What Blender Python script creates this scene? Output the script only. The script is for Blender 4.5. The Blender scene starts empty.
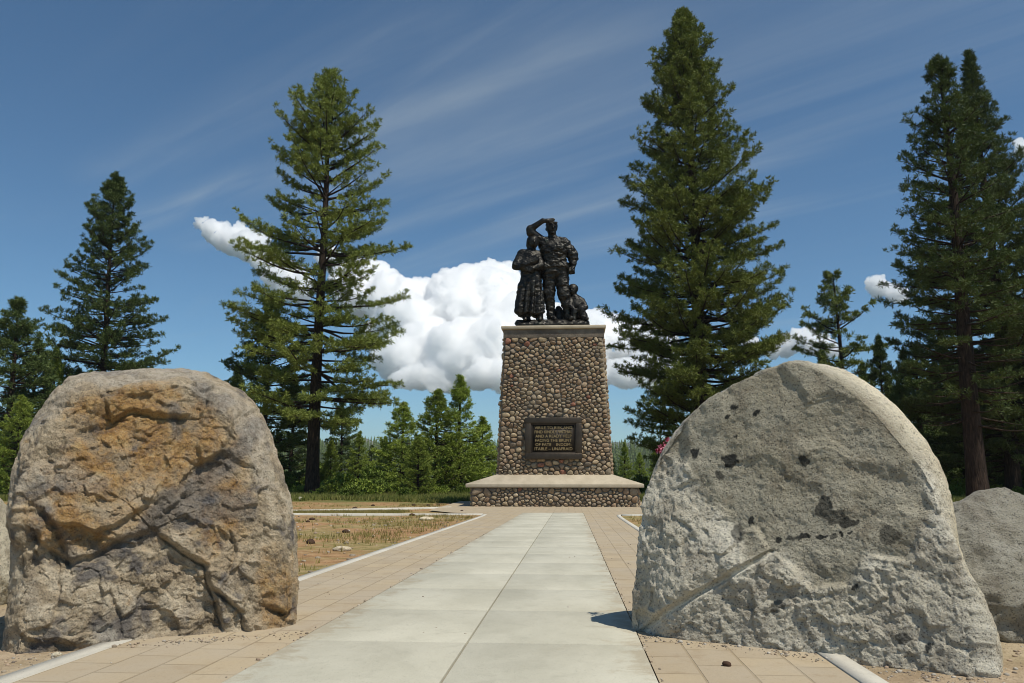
import bpy, bmesh, math, random
import numpy as np
from mathutils import Vector
R = math.radians
SC = bpy.context.scene
COL = SC.collection

# ------------------------------------------------------------------ camera, sky, sun, exposure
F_PX = 800.0
PITCH = math.atan(126.5/F_PX); YAW = math.atan(59/F_PX*math.cos(PITCH))
CAM = np.array([0.744, 0.0, 1.1])
cd = bpy.data.cameras.new('camera'); cam = bpy.data.objects.new('camera', cd); COL.objects.link(cam)
cd.sensor_width = 36; cd.lens = 36*F_PX/1024; cd.clip_start = .05; cd.clip_end = 60000
cam.location = CAM; cam.rotation_euler = (math.pi/2+PITCH, 0, YAW)
SC.camera = cam

SUN_EL = 62.0; SUN_AZ = 128.0          # azimuth clockwise from +Y
SDIR = Vector((math.sin(R(SUN_AZ))*math.cos(R(SUN_EL)), math.cos(R(SUN_AZ))*math.cos(R(SUN_EL)), math.sin(R(SUN_EL))))
ld = bpy.data.lights.new('sun', 'SUN'); ld.energy = 4.9; ld.angle = R(.53); ld.color = (1, .945, .84)
sun = bpy.data.objects.new('sun', ld); COL.objects.link(sun)
sun.rotation_euler = SDIR.to_track_quat('Z', 'Y').to_euler()
SC.view_settings.view_transform = 'Standard'; SC.view_settings.look = 'None'
SC.view_settings.exposure = -0.12; SC.view_settings.gamma = 1
SC.cycles.max_bounces = 64; SC.cycles.diffuse_bounces = 4; SC.cycles.transparent_max_bounces = 8
SC.cycles.volume_bounces = 64; SC.cycles.glossy_bounces = 2; SC.cycles.transmission_bounces = 4; SC.cycles.filter_width = 1.0

W = bpy.data.worlds.new('World'); SC.world = W; W.use_nodes = True
wn = W.node_tree.nodes; wl = W.node_tree.links; wn.clear()
def wnode(t, **k):
    n = wn.new(t)
    for a, b in k.items(): setattr(n, a, b)
    return n
sky = wnode('ShaderNodeTexSky', sky_type='NISHITA', sun_disc=False, sun_elevation=R(SUN_EL), sun_rotation=R(SUN_AZ),
            altitude=2200, air_density=1.0, dust_density=.0, ozone_density=1.3)
def wmath(op, a, b=None, c=None, clamp=False):
    n = wnode('ShaderNodeMath', operation=op, use_clamp=clamp)
    for i, v in enumerate((a, b, c)):
        if v is None: continue
        if isinstance(v, (int, float)): n.inputs[i].default_value = v
        else: wl.new(v, n.inputs[i])
    return n.outputs[0]
tc = wnode('ShaderNodeTexCoord'); sep = wnode('ShaderNodeSeparateXYZ'); wl.new(tc.outputs['Generated'], sep.inputs[0])
zc = wmath('MAXIMUM', sep.outputs[2], .03)
px = wmath('DIVIDE', sep.outputs[0], zc); py = wmath('DIVIDE', sep.outputs[1], zc)
cmb = wnode('ShaderNodeCombineXYZ'); wl.new(px, cmb.inputs[0]); wl.new(py, cmb.inputs[1])
def cirrus(rot, sx, sy, scale, lo, hi, seed, dist=.6):
    mp = wnode('ShaderNodeMapping'); wl.new(cmb.outputs[0], mp.inputs[0])
    mp.inputs['Rotation'].default_value = (0, 0, R(rot)); mp.inputs['Location'].default_value = (seed, seed*1.7, 0)
    mp2 = wnode('ShaderNodeMapping'); wl.new(mp.outputs[0], mp2.inputs[0]); mp2.inputs['Scale'].default_value = (sx, sy, 1)
    n = wnode('ShaderNodeTexNoise'); wl.new(mp2.outputs[0], n.inputs['Vector'])
    n.inputs['Scale'].default_value = scale; n.inputs['Detail'].default_value = 7; n.inputs['Roughness'].default_value = .58
    n.inputs['Distortion'].default_value = dist
    r = wnode('ShaderNodeMapRange', interpolation_type='SMOOTHSTEP'); wl.new(n.outputs[0], r.inputs[0])
    r.inputs[1].default_value = lo; r.inputs[2].default_value = hi
    return r.outputs[0]
c1 = cirrus(38, .16, 1.3, .9, .50, .86, 3.1)
c2 = cirrus(45, .12, 1.0, 1.5, .50, .92, 9.7, .8)
big = cirrus(10, .5, .5, .55, .36, .66, 5.2, .3)
cir = wmath('MULTIPLY', wmath('ADD', c1, wmath('MULTIPLY', c2, .7)), big)
pu = wmath('SUBTRACT', wmath('MULTIPLY', px, .82), wmath('MULTIPLY', py, .573)); pw_ = wmath('ADD', wmath('MULTIPLY', px, .573), wmath('MULTIPLY', py, .82))
stn = cirrus(35, .5, 3.0, 1.4, .30, .75, 1.3, .6)
def streak(w0, wd, u0, u1, a):
    e = wmath('POWER', 2.718, wmath('MULTIPLY', wmath('POWER', wmath('DIVIDE', wmath('SUBTRACT', pw_, w0), wd), 2.0), -1.0))
    r = wnode('ShaderNodeMapRange', interpolation_type='SMOOTHSTEP'); wl.new(pu, r.inputs[0]); r.inputs[1].default_value = u0; r.inputs[2].default_value = u0+.35
    r2 = wnode('ShaderNodeMapRange', interpolation_type='SMOOTHSTEP'); wl.new(pu, r2.inputs[0]); r2.inputs[1].default_value = u1; r2.inputs[2].default_value = u1-.5
    return wmath('MULTIPLY', wmath('MULTIPLY', wmath('MULTIPLY', e, r.outputs[0]), r2.outputs[0]), wmath('MULTIPLY', stn, a))
for q in ((1.50, .075, -3.5, -2.0, 1.1), (1.18, .10, -3.0, -.9, .5), (1.50, .08, -2.2, -.6, .55), (1.80, .10, -3.6, -1.0, .4), (2.45, .11, -2.3, -.6, .8), (2.95, .10, -2.2, -.8, .7), (2.2, .07, -2.8, -1.2, .5)):
    cir = wmath('ADD', cir, streak(*q))
cir = wmath('MULTIPLY', cir, .38, clamp=True)
hz = wnode('ShaderNodeMapRange', interpolation_type='SMOOTHSTEP'); wl.new(sep.outputs[2], hz.inputs[0])
hz.inputs[1].default_value = .02; hz.inputs[2].default_value = .10
cir = wmath('MULTIPLY', cir, hz.outputs[0])
mx = wnode('ShaderNodeMix', data_type='RGBA'); wl.new(cir, mx.inputs[0]); tn = wnode('ShaderNodeMix', data_type='RGBA', blend_type='MULTIPLY'); tn.inputs[0].default_value = 1; wl.new(sky.outputs[0], tn.inputs[6]); tn.inputs[7].default_value = (.60, .90, 1.0, 1); wl.new(tn.outputs[2], mx.inputs[6])
mx.inputs[7].default_value = (4.4, 5.0, 5.3, 1)
bg = wnode('ShaderNodeBackground'); wl.new(mx.outputs[2], bg.inputs[0]); bg.inputs[1].default_value = .11
wo = wnode('ShaderNodeOutputWorld'); wl.new(bg.outputs[0], wo.inputs[0])

# ------------------------------------------------------------------ helpers
FW = np.array([-math.sin(YAW)*math.cos(PITCH), math.cos(YAW)*math.cos(PITCH), math.sin(PITCH)])
RT = np.array([math.cos(YAW), math.sin(YAW), 0.0]); UP = np.cross(RT, FW)
SLOPE = .0213; YF = 42.0; ZF = -SLOPE*YF
def ray(x, y): return FW+RT*(x-512)/F_PX-UP*(y-341.5)/F_PX
def ground_at(x, y):
    d = ray(x, y); t = -CAM[2]/(d[2]+SLOPE*d[1]); P = CAM+d*t
    if P[1] > YF or t < 0: t = (ZF-CAM[2])/d[2]; P = CAM+d*t
    return P
def at_y(x, y, Y): d = ray(x, y); return CAM+d*(Y/d[1])
def on_plane(x, y, P0, n): d = ray(x, y); return CAM+d*(np.dot(P0-CAM, n)/np.dot(d, n))
def project(P):
    v = P-CAM; z = v@FW
    return 512+F_PX*(v@RT)/z, 341.5-F_PX*(v@UP)/z
def gz(x, y): return -SLOPE*np.clip(y, -30, YF)

def hash3(ix, iy, iz, s):
    h = (ix*374761393+iy*668265263+iz*2147483647+s*974634777) & 0xffffffff
    h = ((h ^ (h >> 13))*1274126177) & 0xffffffff
    h = ((h ^ (h >> 16))*2246822519) & 0xffffffff
    return ((h ^ (h >> 15)) & 0xffffff)/float(0xffffff)
def vnoise(P, s=0):
    """smooth value noise in -1..1 at an (n,3) array"""
    P = np.asarray(P, float); I = np.floor(P).astype(np.int64); f = P-I; f = f*f*f*(f*(f*6-15)+10)
    out = 0
    for dx in (0, 1):
        wx = f[:, 0] if dx else 1-f[:, 0]
        for dy in (0, 1):
            wy = f[:, 1] if dy else 1-f[:, 1]
            for dz in (0, 1):
                wz = f[:, 2] if dz else 1-f[:, 2]
                out = out+wx*wy*wz*hash3(I[:, 0]+dx, I[:, 1]+dy, I[:, 2]+dz, s)
    return out*2-1
ROT3 = np.array([[.36, .48, -.8], [-.8, .6, 0.0], [.48, .64, .6]])
def fbm(P, sc, oc=4, s=0, rough=.5, ridged=False):
    a = 1.0; o = 0; t = 0; Q = (np.asarray(P)*sc)@ROT3
    for k in range(oc):
        n = vnoise(Q+k*17.3, s+k*31)
        if ridged: n = 1-2*np.abs(n)
        o = o+a*n; t += a; a *= rough; Q = (Q*2.03)@ROT3
    return o/t

def facets(P, size, seed, tilt=.25, step=.15, edge=.12, warp=.25):
    """broken-rock relief: cells of tilted planes with small steps between them, in units of size"""
    P = np.asarray(P); Q = (P+warp*size*np.stack([fbm(P, 1.2/size, 3, seed+k) for k in range(3)], 1))/size
    Q = Q@ROT3; I = np.floor(Q).astype(np.int64); d1 = np.full(len(Q), 9.); d2 = d1.copy(); h1 = np.zeros(len(Q)); h2 = h1.copy()
    for dx in (-1, 0, 1):
        for dy in (-1, 0, 1):
            for dz in (-1, 0, 1):
                c = I+np.array((dx, dy, dz)); r = [hash3(c[:, 0], c[:, 1], c[:, 2], seed+k) for k in range(7)]
                v = Q-(c+np.stack(r[:3], 1)); d = np.sqrt((v**2).sum(1)); h = tilt*((r[3]-.5)*v[:, 0]+(r[4]-.5)*v[:, 1]+(r[5]-.5)*v[:, 2])*2+step*(r[6]-.5)
                m1 = d < d1; m2 = (~m1) & (d < d2)
                d2 = np.where(m1, d1, np.where(m2, d, d2)); h2 = np.where(m1, h1, np.where(m2, h, h2)); d1 = np.where(m1, d, d1); h1 = np.where(m1, h, h1)
    t = np.clip((d2-d1)/edge, 0, 1); t = t*t*(3-2*t); return size*(h1*(.5+.5*t)+h2*(.5-.5*t))
def mesh_np(name, V, faces, m, parent=None, smooth=False, mat_idx=None, col=None):
    """V (n,3); faces: list of (k,c) int arrays"""
    me = bpy.data.meshes.new(name); V = np.asarray(V, np.float32)
    if not isinstance(faces, list): faces = [faces]
    faces = [np.asarray(f, np.int32) for f in faces if len(f)]
    me.vertices.add(len(V)); me.vertices.foreach_set('co', V.ravel())
    nl = sum(f.size for f in faces); nf = sum(len(f) for f in faces)
    me.loops.add(nl); me.loops.foreach_set('vertex_index', np.concatenate([f.ravel() for f in faces]))
    tot = np.concatenate([np.full(len(f), f.shape[1], np.int32) for f in faces])
    st = np.concatenate([[0], np.cumsum(tot)[:-1]]).astype(np.int32)
    me.polygons.add(nf); me.polygons.foreach_set('loop_start', st)
    if smooth: me.polygons.foreach_set('use_smooth', np.ones(nf, bool))
    if mat_idx is not None: me.polygons.foreach_set('material_index', np.asarray(mat_idx, np.int32))
    me.update(calc_edges=True); me.validate()
    for q in (m if isinstance(m, (list, tuple)) else [m]): me.materials.append(q)
    if col is not None:
        at = me.color_attributes.new('tint', 'FLOAT_COLOR', 'POINT')
        c4 = np.ones((len(V), 4), np.float32); c4[:, :3] = col; at.data.foreach_set('color', c4.ravel())
    o = bpy.data.objects.new(name, me); COL.objects.link(o)
    if parent: o.parent = parent
    return o
def tag(o, label=None, cat=None, group=None, kind=None):
    if label: o['label'] = label
    if cat: o['category'] = cat
    if group: o['group'] = group
    if kind: o['kind'] = kind
    return o
def empty(name, loc, rz=0):
    o = bpy.data.objects.new(name, None); o.empty_display_size = .2; COL.objects.link(o)
    o.location = loc; o.rotation_euler = (0, 0, rz); return o
def copy_tree(o):
    c = o.copy(); COL.objects.link(c)
    for ch in o.children:
        d = ch.copy(); COL.objects.link(d); d.parent = c
        for g in ch.children:
            e = g.copy(); COL.objects.link(e); e.parent = d
    return c
def vnormals(V, Fq):
    N = np.zeros_like(V)
    n = np.cross(V[Fq[:, 2]]-V[Fq[:, 0]], V[Fq[:, -1]]-V[Fq[:, 1]])
    for c in range(Fq.shape[1]): np.add.at(N, Fq[:, c], n)
    return N/np.maximum(np.linalg.norm(N, axis=1, keepdims=True), 1e-9)
def surfnet(D, org, h):
    """surface nets of a distance grid: returns V, quads"""
    nx, ny, nz = D.shape; ins = D < 0
    acc = np.zeros((nx-1, ny-1, nz-1, 3)); cnt = np.zeros((nx-1, ny-1, nz-1))
    sl = lambda a, n: slice(a, n-1+a)
    for ax in range(3):
        o1, o2 = [q for q in range(3) if q != ax]
        for b in (0, 1):
            for c in (0, 1):
                i0 = [0, 0, 0]; i0[o1] = b; i0[o2] = c; i1 = list(i0); i1[ax] = 1
                A = D[sl(i0[0], nx), sl(i0[1], ny), sl(i0[2], nz)]; B = D[sl(i1[0], nx), sl(i1[1], ny), sl(i1[2], nz)]
                m = (A < 0) != (B < 0); t = A[m]/(A[m]-B[m])
                p = np.zeros((m.sum(), 3)); p[:, o1] = b; p[:, o2] = c; p[:, ax] = t
                acc[m] += p; cnt[m] += 1
    act = cnt > 0; idx = np.full(act.shape, -1, np.int64); idx[act] = np.arange(act.sum())
    V = (np.argwhere(act)+acc[act]/cnt[act][:, None])*h+org
    Q = []
    for ax in range(3):
        o1, o2 = (ax+1) % 3, (ax+2) % 3
        a = [slice(None)]*3; b = [slice(None)]*3; a[ax] = slice(0, -1); b[ax] = slice(1, None)
        m = ins[tuple(a)] != ins[tuple(b)]
        e = np.argwhere(m); e = e[(e[:, o1] > 0) & (e[:, o2] > 0) & (e[:, o1] < D.shape[o1]-1) & (e[:, o2] < D.shape[o2]-1)]
        s = ins[e[:, 0], e[:, 1], e[:, 2]]
        def cell(d1, d2):
            q = e.copy(); q[:, o1] -= d1; q[:, o2] -= d2; return idx[q[:, 0], q[:, 1], q[:, 2]]
        q = np.stack([cell(1, 1), cell(0, 1), cell(0, 0), cell(1, 0)], 1)
        q[~s] = q[~s][:, ::-1]; Q.append(q)
    Q = np.concatenate(Q); Q = Q[(Q >= 0).all(1)]
    return V, Q
def box_arrays(boxes):
    V = []; Fq = []
    for (x0, x1, y0, y1, z0, z1) in boxes:
        b = len(V)*1
        V += [(x0, y0, z0), (x1, y0, z0), (x1, y1, z0), (x0, y1, z0), (x0, y0, z1), (x1, y0, z1), (x1, y1, z1), (x0, y1, z1)]
        Fq += [(b, b+3, b+2, b+1), (b+4, b+5, b+6, b+7), (b, b+1, b+5, b+4), (b+1, b+2, b+6, b+5), (b+2, b+3, b+7, b+6), (b+3, b, b+4, b+7)]
    return np.array(V, float), np.array(Fq)
def bevel(o, w, seg=2):
    md = o.modifiers.new('bevel', 'BEVEL'); md.width = w; md.segments = seg; md.limit_method = 'ANGLE'; return o

# ------------------------------------------------------------------ materials
class Mat:
    def __init__(s, name, rough=.85, spec=.3, metal=0):
        s.m = bpy.data.materials.new(name); s.m.use_nodes = True; s.t = s.m.node_tree; s.n = s.t.nodes
        s.b = s.n['Principled BSDF']; s.b.inputs['Roughness'].default_value = rough
        s.b.inputs['Specular IOR Level'].default_value = spec; s.b.inputs['Metallic'].default_value = metal
        s.tc = s.n.new('ShaderNodeTexCoord'); s.co = s.tc.outputs['Object']; s.bumps = None
    def link(s, a, b): s.t.links.new(a, b)
    def noise(s, scale, detail=5, rough=.55, dist=0, vec=None, out=0):
        n = s.n.new('ShaderNodeTexNoise'); s.link(vec or s.co, n.inputs['Vector'])
        n.inputs['Scale'].default_value = scale; n.inputs['Detail'].default_value = detail
        n.inputs['Roughness'].default_value = rough; n.inputs['Distortion'].default_value = dist
        return n.outputs[out]
    def voro(s, scale, feature='F1', vec=None, out='Distance', rnd=1):
        n = s.n.new('ShaderNodeTexVoronoi'); n.feature = feature; s.link(vec or s.co, n.inputs['Vector'])
        n.inputs['Scale'].default_value = scale; n.inputs['Randomness'].default_value = rnd; return n.outputs[out]
    def map(s, vec=None, scale=(1, 1, 1), rot=(0, 0, 0), loc=(0, 0, 0)):
        n = s.n.new('ShaderNodeMapping'); s.link(vec or s.co, n.inputs[0]); n.inputs['Scale'].default_value = scale
        n.inputs['Rotation'].default_value = rot; n.inputs['Location'].default_value = loc; return n.outputs[0]
    def rng(s, v, lo, hi, a=0, b=1, smooth=True):
        n = s.n.new('ShaderNodeMapRange'); n.interpolation_type = 'SMOOTHSTEP' if smooth else 'LINEAR'; s.link(v, n.inputs[0])
        for i, q in zip((1, 2, 3, 4), (lo, hi, a, b)): n.inputs[i].default_value = q
        return n.outputs[0]
    def math(s, op, a, b=0.0, clamp=False):
        n = s.n.new('ShaderNodeMath'); n.operation = op; n.use_clamp = clamp
        for i, v in enumerate((a, b)):
            if isinstance(v, (int, float)): n.inputs[i].default_value = v
            else: s.link(v, n.inputs[i])
        return n.outputs[0]
    def mix(s, f, a, b, mode='MIX'):
        n = s.n.new('ShaderNodeMix'); n.data_type = 'RGBA'; n.blend_type = mode
        for i, v in ((0, f), (6, a), (7, b)):
            if isinstance(v, (int, float)): n.inputs[i].default_value = v
            elif isinstance(v, tuple): n.inputs[i].default_value = (*v[:3], 1)
            else: s.link(v, n.inputs[i])
        return n.outputs[2]
    def ramp(s, v, stops):
        n = s.n.new('ShaderNodeValToRGB'); s.link(v, n.inputs[0]); e = n.color_ramp.elements
        while len(e) < len(stops): e.new(.5)
        for q, (p, c) in zip(e, stops): q.position = p; q.color = (*c, 1)
        return n.outputs[0]
    def attr(s, name):
        n = s.n.new('ShaderNodeAttribute'); n.attribute_name = name; return n.outputs['Color']
    def color(s, c):
        if isinstance(c, tuple): s.b.inputs['Base Color'].default_value = (*c, 1)
        else: s.link(c, s.b.inputs['Base Color'])
    def bump(s, h, dist=.02, strength=1.0):
        n = s.n.new('ShaderNodeBump'); s.link(h, n.inputs['Height']); n.inputs['Distance'].default_value = dist
        n.inputs['Strength'].default_value = strength
        if s.bumps: s.link(s.bumps, n.inputs['Normal'])
        s.bumps = n.outputs[0]; s.link(s.bumps, s.b.inputs['Normal'])
    def pos(s):
        n = s.n.new('ShaderNodeNewGeometry'); return n.outputs['Position']

def leaf_mat(name, c1, c2, c3, trans=.13):
    M = Mat(name, rough=.6, spec=.15)
    oi = M.n.new('ShaderNodeObjectInfo')
    n = M.noise(1.1, 3); n2 = M.noise(6, 2)
    c = M.mix(M.rng(n, .35, .65), c1, c2); c = M.mix(M.rng(n2, .52, .75), c, c3)
    hs = M.n.new('ShaderNodeHueSaturation'); M.link(c, hs.inputs['Color'])
    M.link(M.rng(oi.outputs['Random'], 0, 1, .8, 1.2, False), hs.inputs['Value']); c = hs.outputs[0]
    M.color(c)
    t = M.n.new('ShaderNodeBsdfTranslucent'); M.link(M.mix(1.0, c, (1.0, 1.05, .6), 'MULTIPLY'), t.inputs[0])
    ms = M.n.new('ShaderNodeMixShader'); ms.inputs[0].default_value = trans
    M.link(M.b.outputs[0], ms.inputs[1]); M.link(t.outputs[0], ms.inputs[2])
    M.link(ms.outputs[0], M.n['Material Output'].inputs[0]); return M.m
needle = leaf_mat('pine_needles', (.15, .185, .038), (.195, .23, .05), (.27, .285, .08))
needle_dark = leaf_mat('dark_needles', (.066, .098, .028), (.09, .122, .034), (.13, .155, .048))
needle_fir = leaf_mat('fir_needles', (.060, .085, .028), (.080, .105, .034), (.115, .135, .045))
needle_young = leaf_mat('young_needles', (.19, .25, .04), (.25, .31, .055), (.32, .36, .085))
shrub_leaf = leaf_mat('shrub_leaves', (.10, .15, .025), (.14, .19, .035), (.20, .24, .06))
dry_mat = leaf_mat('dry_grass', (.22, .20, .06), (.32, .25, .09), (.42, .32, .15), .2)
grass_mat = leaf_mat('grass_blades', (.13, .16, .035), (.20, .20, .06), (.30, .25, .10), .2)

M = Mat('bark', .95, .1)
v = M.map(scale=(5, 5, .9)); n = M.noise(2.2, 6, .6, .5, v)
M.color(M.ramp(n, [(.3, (.016, .012, .010)), (.55, (.048, .034, .026)), (.75, (.10, .066, .046))])); M.bump(n, .12); bark = M.m

M = Mat('granite_grey', .9, .25)
pos = M.co
base = M.mix(M.rng(M.noise(1.6, 5), .35, .65), (.56, .51, .39), (.70, .655, .535))
base = M.mix(M.rng(M.noise(4.5, 6, .65), .45, .72), base, (.40, .35, .265))
grain = M.voro(130, out='Color'); gs = M.n.new('ShaderNodeSeparateColor'); M.link(grain, gs.inputs[0])
c = M.mix(M.rng(gs.outputs[0], .84, .94, 0, .7), base, (.09, .085, .08))
c = M.mix(M.rng(gs.outputs[1], .82, .96, 0, .6), c, (.58, .56, .50))
c = M.mix(1.0, c, M.attr('tint'), 'MULTIPLY')
M.color(c); M.bump(M.noise(12, 9, .72), .05, 1.0); M.bump(M.voro(38, vec=M.noise(3, 3, out=1)) if False else M.noise(55, 5, .7), .014, 1.0); M.bump(M.voro(60), .006, .6); granite = M.m

M = Mat('granite_rusty', .9, .25)
g1 = M.noise(1.9, 7, .62, .5); g2 = M.noise(5.5, 7, .66, .3); g3 = M.noise(13, 6, .7)
c = M.ramp(g2, [(.25, (.10, .09, .08)), (.35, (.31, .245, .165)), (.47, (.51, .405, .27)), (.61, (.72, .615, .45))])
c = M.mix(M.rng(M.noise(2.8, 5, .6, .4, M.map(loc=(4, 2, 1))), .52, .64, 0, .8), c, (.11, .108, .115))
rust = M.attr('tint'); rs = M.n.new('ShaderNodeSeparateColor'); M.link(rust, rs.inputs[0])
rm = M.math('MULTIPLY', M.rng(M.math('ADD', g2, M.math('MULTIPLY', rs.outputs[0], .35)), .57, .88), .85)
c = M.mix(rm, c, M.ramp(g3, [(.3, (.17, .07, .02)), (.5, (.45, .235, .055)), (.7, (.60, .41, .17))]))
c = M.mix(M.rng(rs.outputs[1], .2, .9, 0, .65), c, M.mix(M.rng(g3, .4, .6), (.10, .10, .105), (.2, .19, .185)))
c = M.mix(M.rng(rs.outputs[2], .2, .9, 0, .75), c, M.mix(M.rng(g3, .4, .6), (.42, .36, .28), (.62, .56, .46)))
gr = M.voro(120, out='Color'); gs = M.n.new('ShaderNodeSeparateColor'); M.link(gr, gs.inputs[0])
c = M.mix(M.rng(gs.outputs[0], .84, .94, 0, .45), c, (.07, .06, .05)); c = M.mix(M.rng(gs.outputs[1], .90, .98, 0, .3), c, (.5, .45, .36))
M.color(c); M.bump(M.rng(M.voro(7, 'DISTANCE_TO_EDGE', M.map(M.noise(2.5, 4, .6, 0, None, 1), (1.2, 1.2, 1.2))), 0, .06), .012, .5); M.bump(M.noise(9, 9, .74, .4), .085, 1.0); M.bump(M.noise(24, 7, .72), .03, .9); M.bump(M.noise(60, 5, .65), .010, .8); granite_rust = M.m

M = Mat('cobbles', .88, .25)
n = M.noise(9, 6, .65)
c = M.mix(1.0, M.attr('tint'), M.ramp(n, [(.25, (.6, .58, .55)), (.5, (1, 1, 1)), (.8, (1.35, 1.33, 1.28))]), 'MULTIPLY')
M.color(c); M.bump(M.noise(22, 5, .6), .02); cobble = M.m
M = Mat('mortar', .95, .1); M.color(M.mix(M.noise(8, 5), (.13, .112, .09), (.22, .195, .16))); M.bump(M.noise(30, 5), .02); mortar = M.m

def concrete(name, a, b, stain=.0, bump=.004):
    M = Mat(name, .9, .25)
    n = M.noise(1.3, 6, .6, .2, M.map(scale=(1, .5, 1))); n2 = M.noise(45, 5, .7); n3 = M.noise(6, 6, .62)
    c = M.mix(M.rng(n, .3, .7), a, b)
    c = M.mix(M.rng(n3, .5, .75, 0, .3), c, tuple(q*.72 for q in a))
    c = M.mix(M.rng(n2, .56, .75, 0, .5), c, tuple(q*.5 for q in a)); c = M.mix(M.rng(M.noise(.8, 9, .7, 1.5),   .54, .66, 0, .13), c, tuple(q*.65 for q in a)); c = M.mix(M.rng(M.noise(120, 2, .5), .66, .72, 0, .6), c, tuple(q*.35 for q in a))
    if stain: c = M.mix(M.rng(M.noise(3, 8, .7, 1.2), .55, .72, 0, stain), c, (.10, .085, .06))
    M.color(c); M.bump(n2, bump, .7); M.bump(n3, bump*2, .5); return M
Mc = concrete('path_concrete', (.42, .400, .315), (.515, .492, .395)); M = Mc
sx = M.n.new('ShaderNodeSeparateXYZ'); M.link(M.co, sx.inputs[0]); ed = M.rng(M.math('ABSOLUTE', sx.outputs[0]), .80, 1.24)
old = M.b.inputs['Base Color'].links[0].from_socket
dm = M.math('MULTIPLY', M.rng(M.math('ADD', M.noise(4, 8, .7, .5), M.math('MULTIPLY', ed, .22)), .60, .80), .55)
c = M.mix(dm, old, (.33, .27, .18))
M.color(c); slab_mat = M.m
curb_mat = concrete('kerb_concrete', (.46, .43, .36), (.58, .55, .47), .3).m
cap_mat = concrete('cap_stone', (.40, .34, .245), (.50, .43, .32), .2, .01).m
band_mat = concrete('band_concrete', (.12, .10, .08), (.24, .20, .155), .6, .05).m
M = Mat('joint', .95, .1); M.color(M.mix(M.noise(6, 4), (.16, .11, .06), (.25, .18, .10))); joint_mat = M.m

M = Mat('tan_pavers', .92, .2)
br = M.n.new('ShaderNodeTexBrick'); M.link(M.map(rot=(0, 0, R(90)), scale=(1, 1, 1)), br.inputs['Vector'])
br.offset = .5; br.inputs['Scale'].default_value = 1; br.inputs['Brick Width'].default_value = .48; br.inputs['Row Height'].default_value = .30
br.inputs['Mortar Size'].default_value = .009; br.inputs['Mortar Smooth'].default_value = .4; br.inputs['Bias'].default_value = 0
br.inputs['Color1'].default_value = (.43, .345, .225, 1); br.inputs['Color2'].default_value = (.37, .30, .205, 1); br.inputs['Mortar'].default_value = (.30, .235, .145, 1)
n = M.noise(1.2, 6, .6); n2 = M.noise(38, 5, .7)
c = M.mix(M.rng(n, .35, .7, 0, .6), br.outputs[0], (.40, .345, .265)); c = M.mix(M.rng(n2, .55, .75, 0, .5), c, (.24, .19, .13))
c = M.mix(M.rng(M.noise(4, 8, .7), .50, .72, 0, .6), c, (.30, .225, .14))
M.color(c); M.bump(M.math('SUBTRACT', 1.0, br.outputs[1]), .006, .8); M.bump(M.noise(18, 6, .65), .008, .6); paver = M.m

M = Mat('ground', .97, .1)
P = M.pos(); sx = M.n.new('ShaderNodeSeparateXYZ'); M.link(P, sx.inputs[0])
n1 = M.noise(.35, 7, .62, .4, P); n2 = M.noise(3.2, 7, .68, 0, P); n3 = M.noise(26, 5, .7, 0, P)
c = M.ramp(n2, [(.28, (.17, .09, .045)), (.46, (.32, .185, .09)), (.6, (.41, .255, .13)), (.78, (.48, .36, .22))])
c = M.mix(M.rng(n1, .42, .60, 0, .7), c, M.mix(M.rng(n2, .4, .6), (.17, .18, .055), (.31, .26, .12)))
near = M.rng(sx.outputs[1], 7.0, 10.0, 1, 0)
c = M.mix(M.math('MULTIPLY', near, .75), c, M.mix(M.rng(n2, .35, .65), (.33, .26, .17), (.46, .38, .27)))
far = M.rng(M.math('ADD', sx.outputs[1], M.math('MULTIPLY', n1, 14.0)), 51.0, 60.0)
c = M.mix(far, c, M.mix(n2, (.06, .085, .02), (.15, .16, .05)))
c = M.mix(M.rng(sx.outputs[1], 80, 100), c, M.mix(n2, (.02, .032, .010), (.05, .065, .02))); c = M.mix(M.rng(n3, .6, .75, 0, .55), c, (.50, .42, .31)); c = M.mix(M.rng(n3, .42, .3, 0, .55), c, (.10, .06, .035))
M.color(c); M.bump(n2, .08, .7); M.bump(n3, .02, .9); ground_mat = M.m

M = Mat('bronze', .42, .5, .75)
n = M.noise(3, 6, .6); c = M.mix(M.rng(n, .35, .7), (.013, .012, .011), (.045, .042, .035))
c = M.mix(M.rng(M.noise(1.6, 7, .7, .4, M.map(scale=(1.6, 1.6, .5))), .56, .72, 0, .5), c, (.035, .055, .045)); M.color(c); M.link(M.rng(n, .3, .7, .38, .58), M.b.inputs['Roughness']); M.bump(M.noise(12, 6, .6), .02, .5); bronze = M.m
M = Mat('plaque_bronze', .5, .4, .7); n = M.noise(4, 6); M.color(M.mix(n, (.035, .028, .022), (.09, .07, .05))); M.bump(M.noise(20, 4), .01); plaque_m = M.m
M = Mat('plaque_field', .6, .4, .5); n = M.noise(5, 6); M.color(M.mix(n, (.02, .017, .014), (.05, .038, .026))); field_m = M.m
M = Mat('letter_bronze', .45, .5, .55); M.color((.42, .30, .14)); letter_m = M.m

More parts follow.
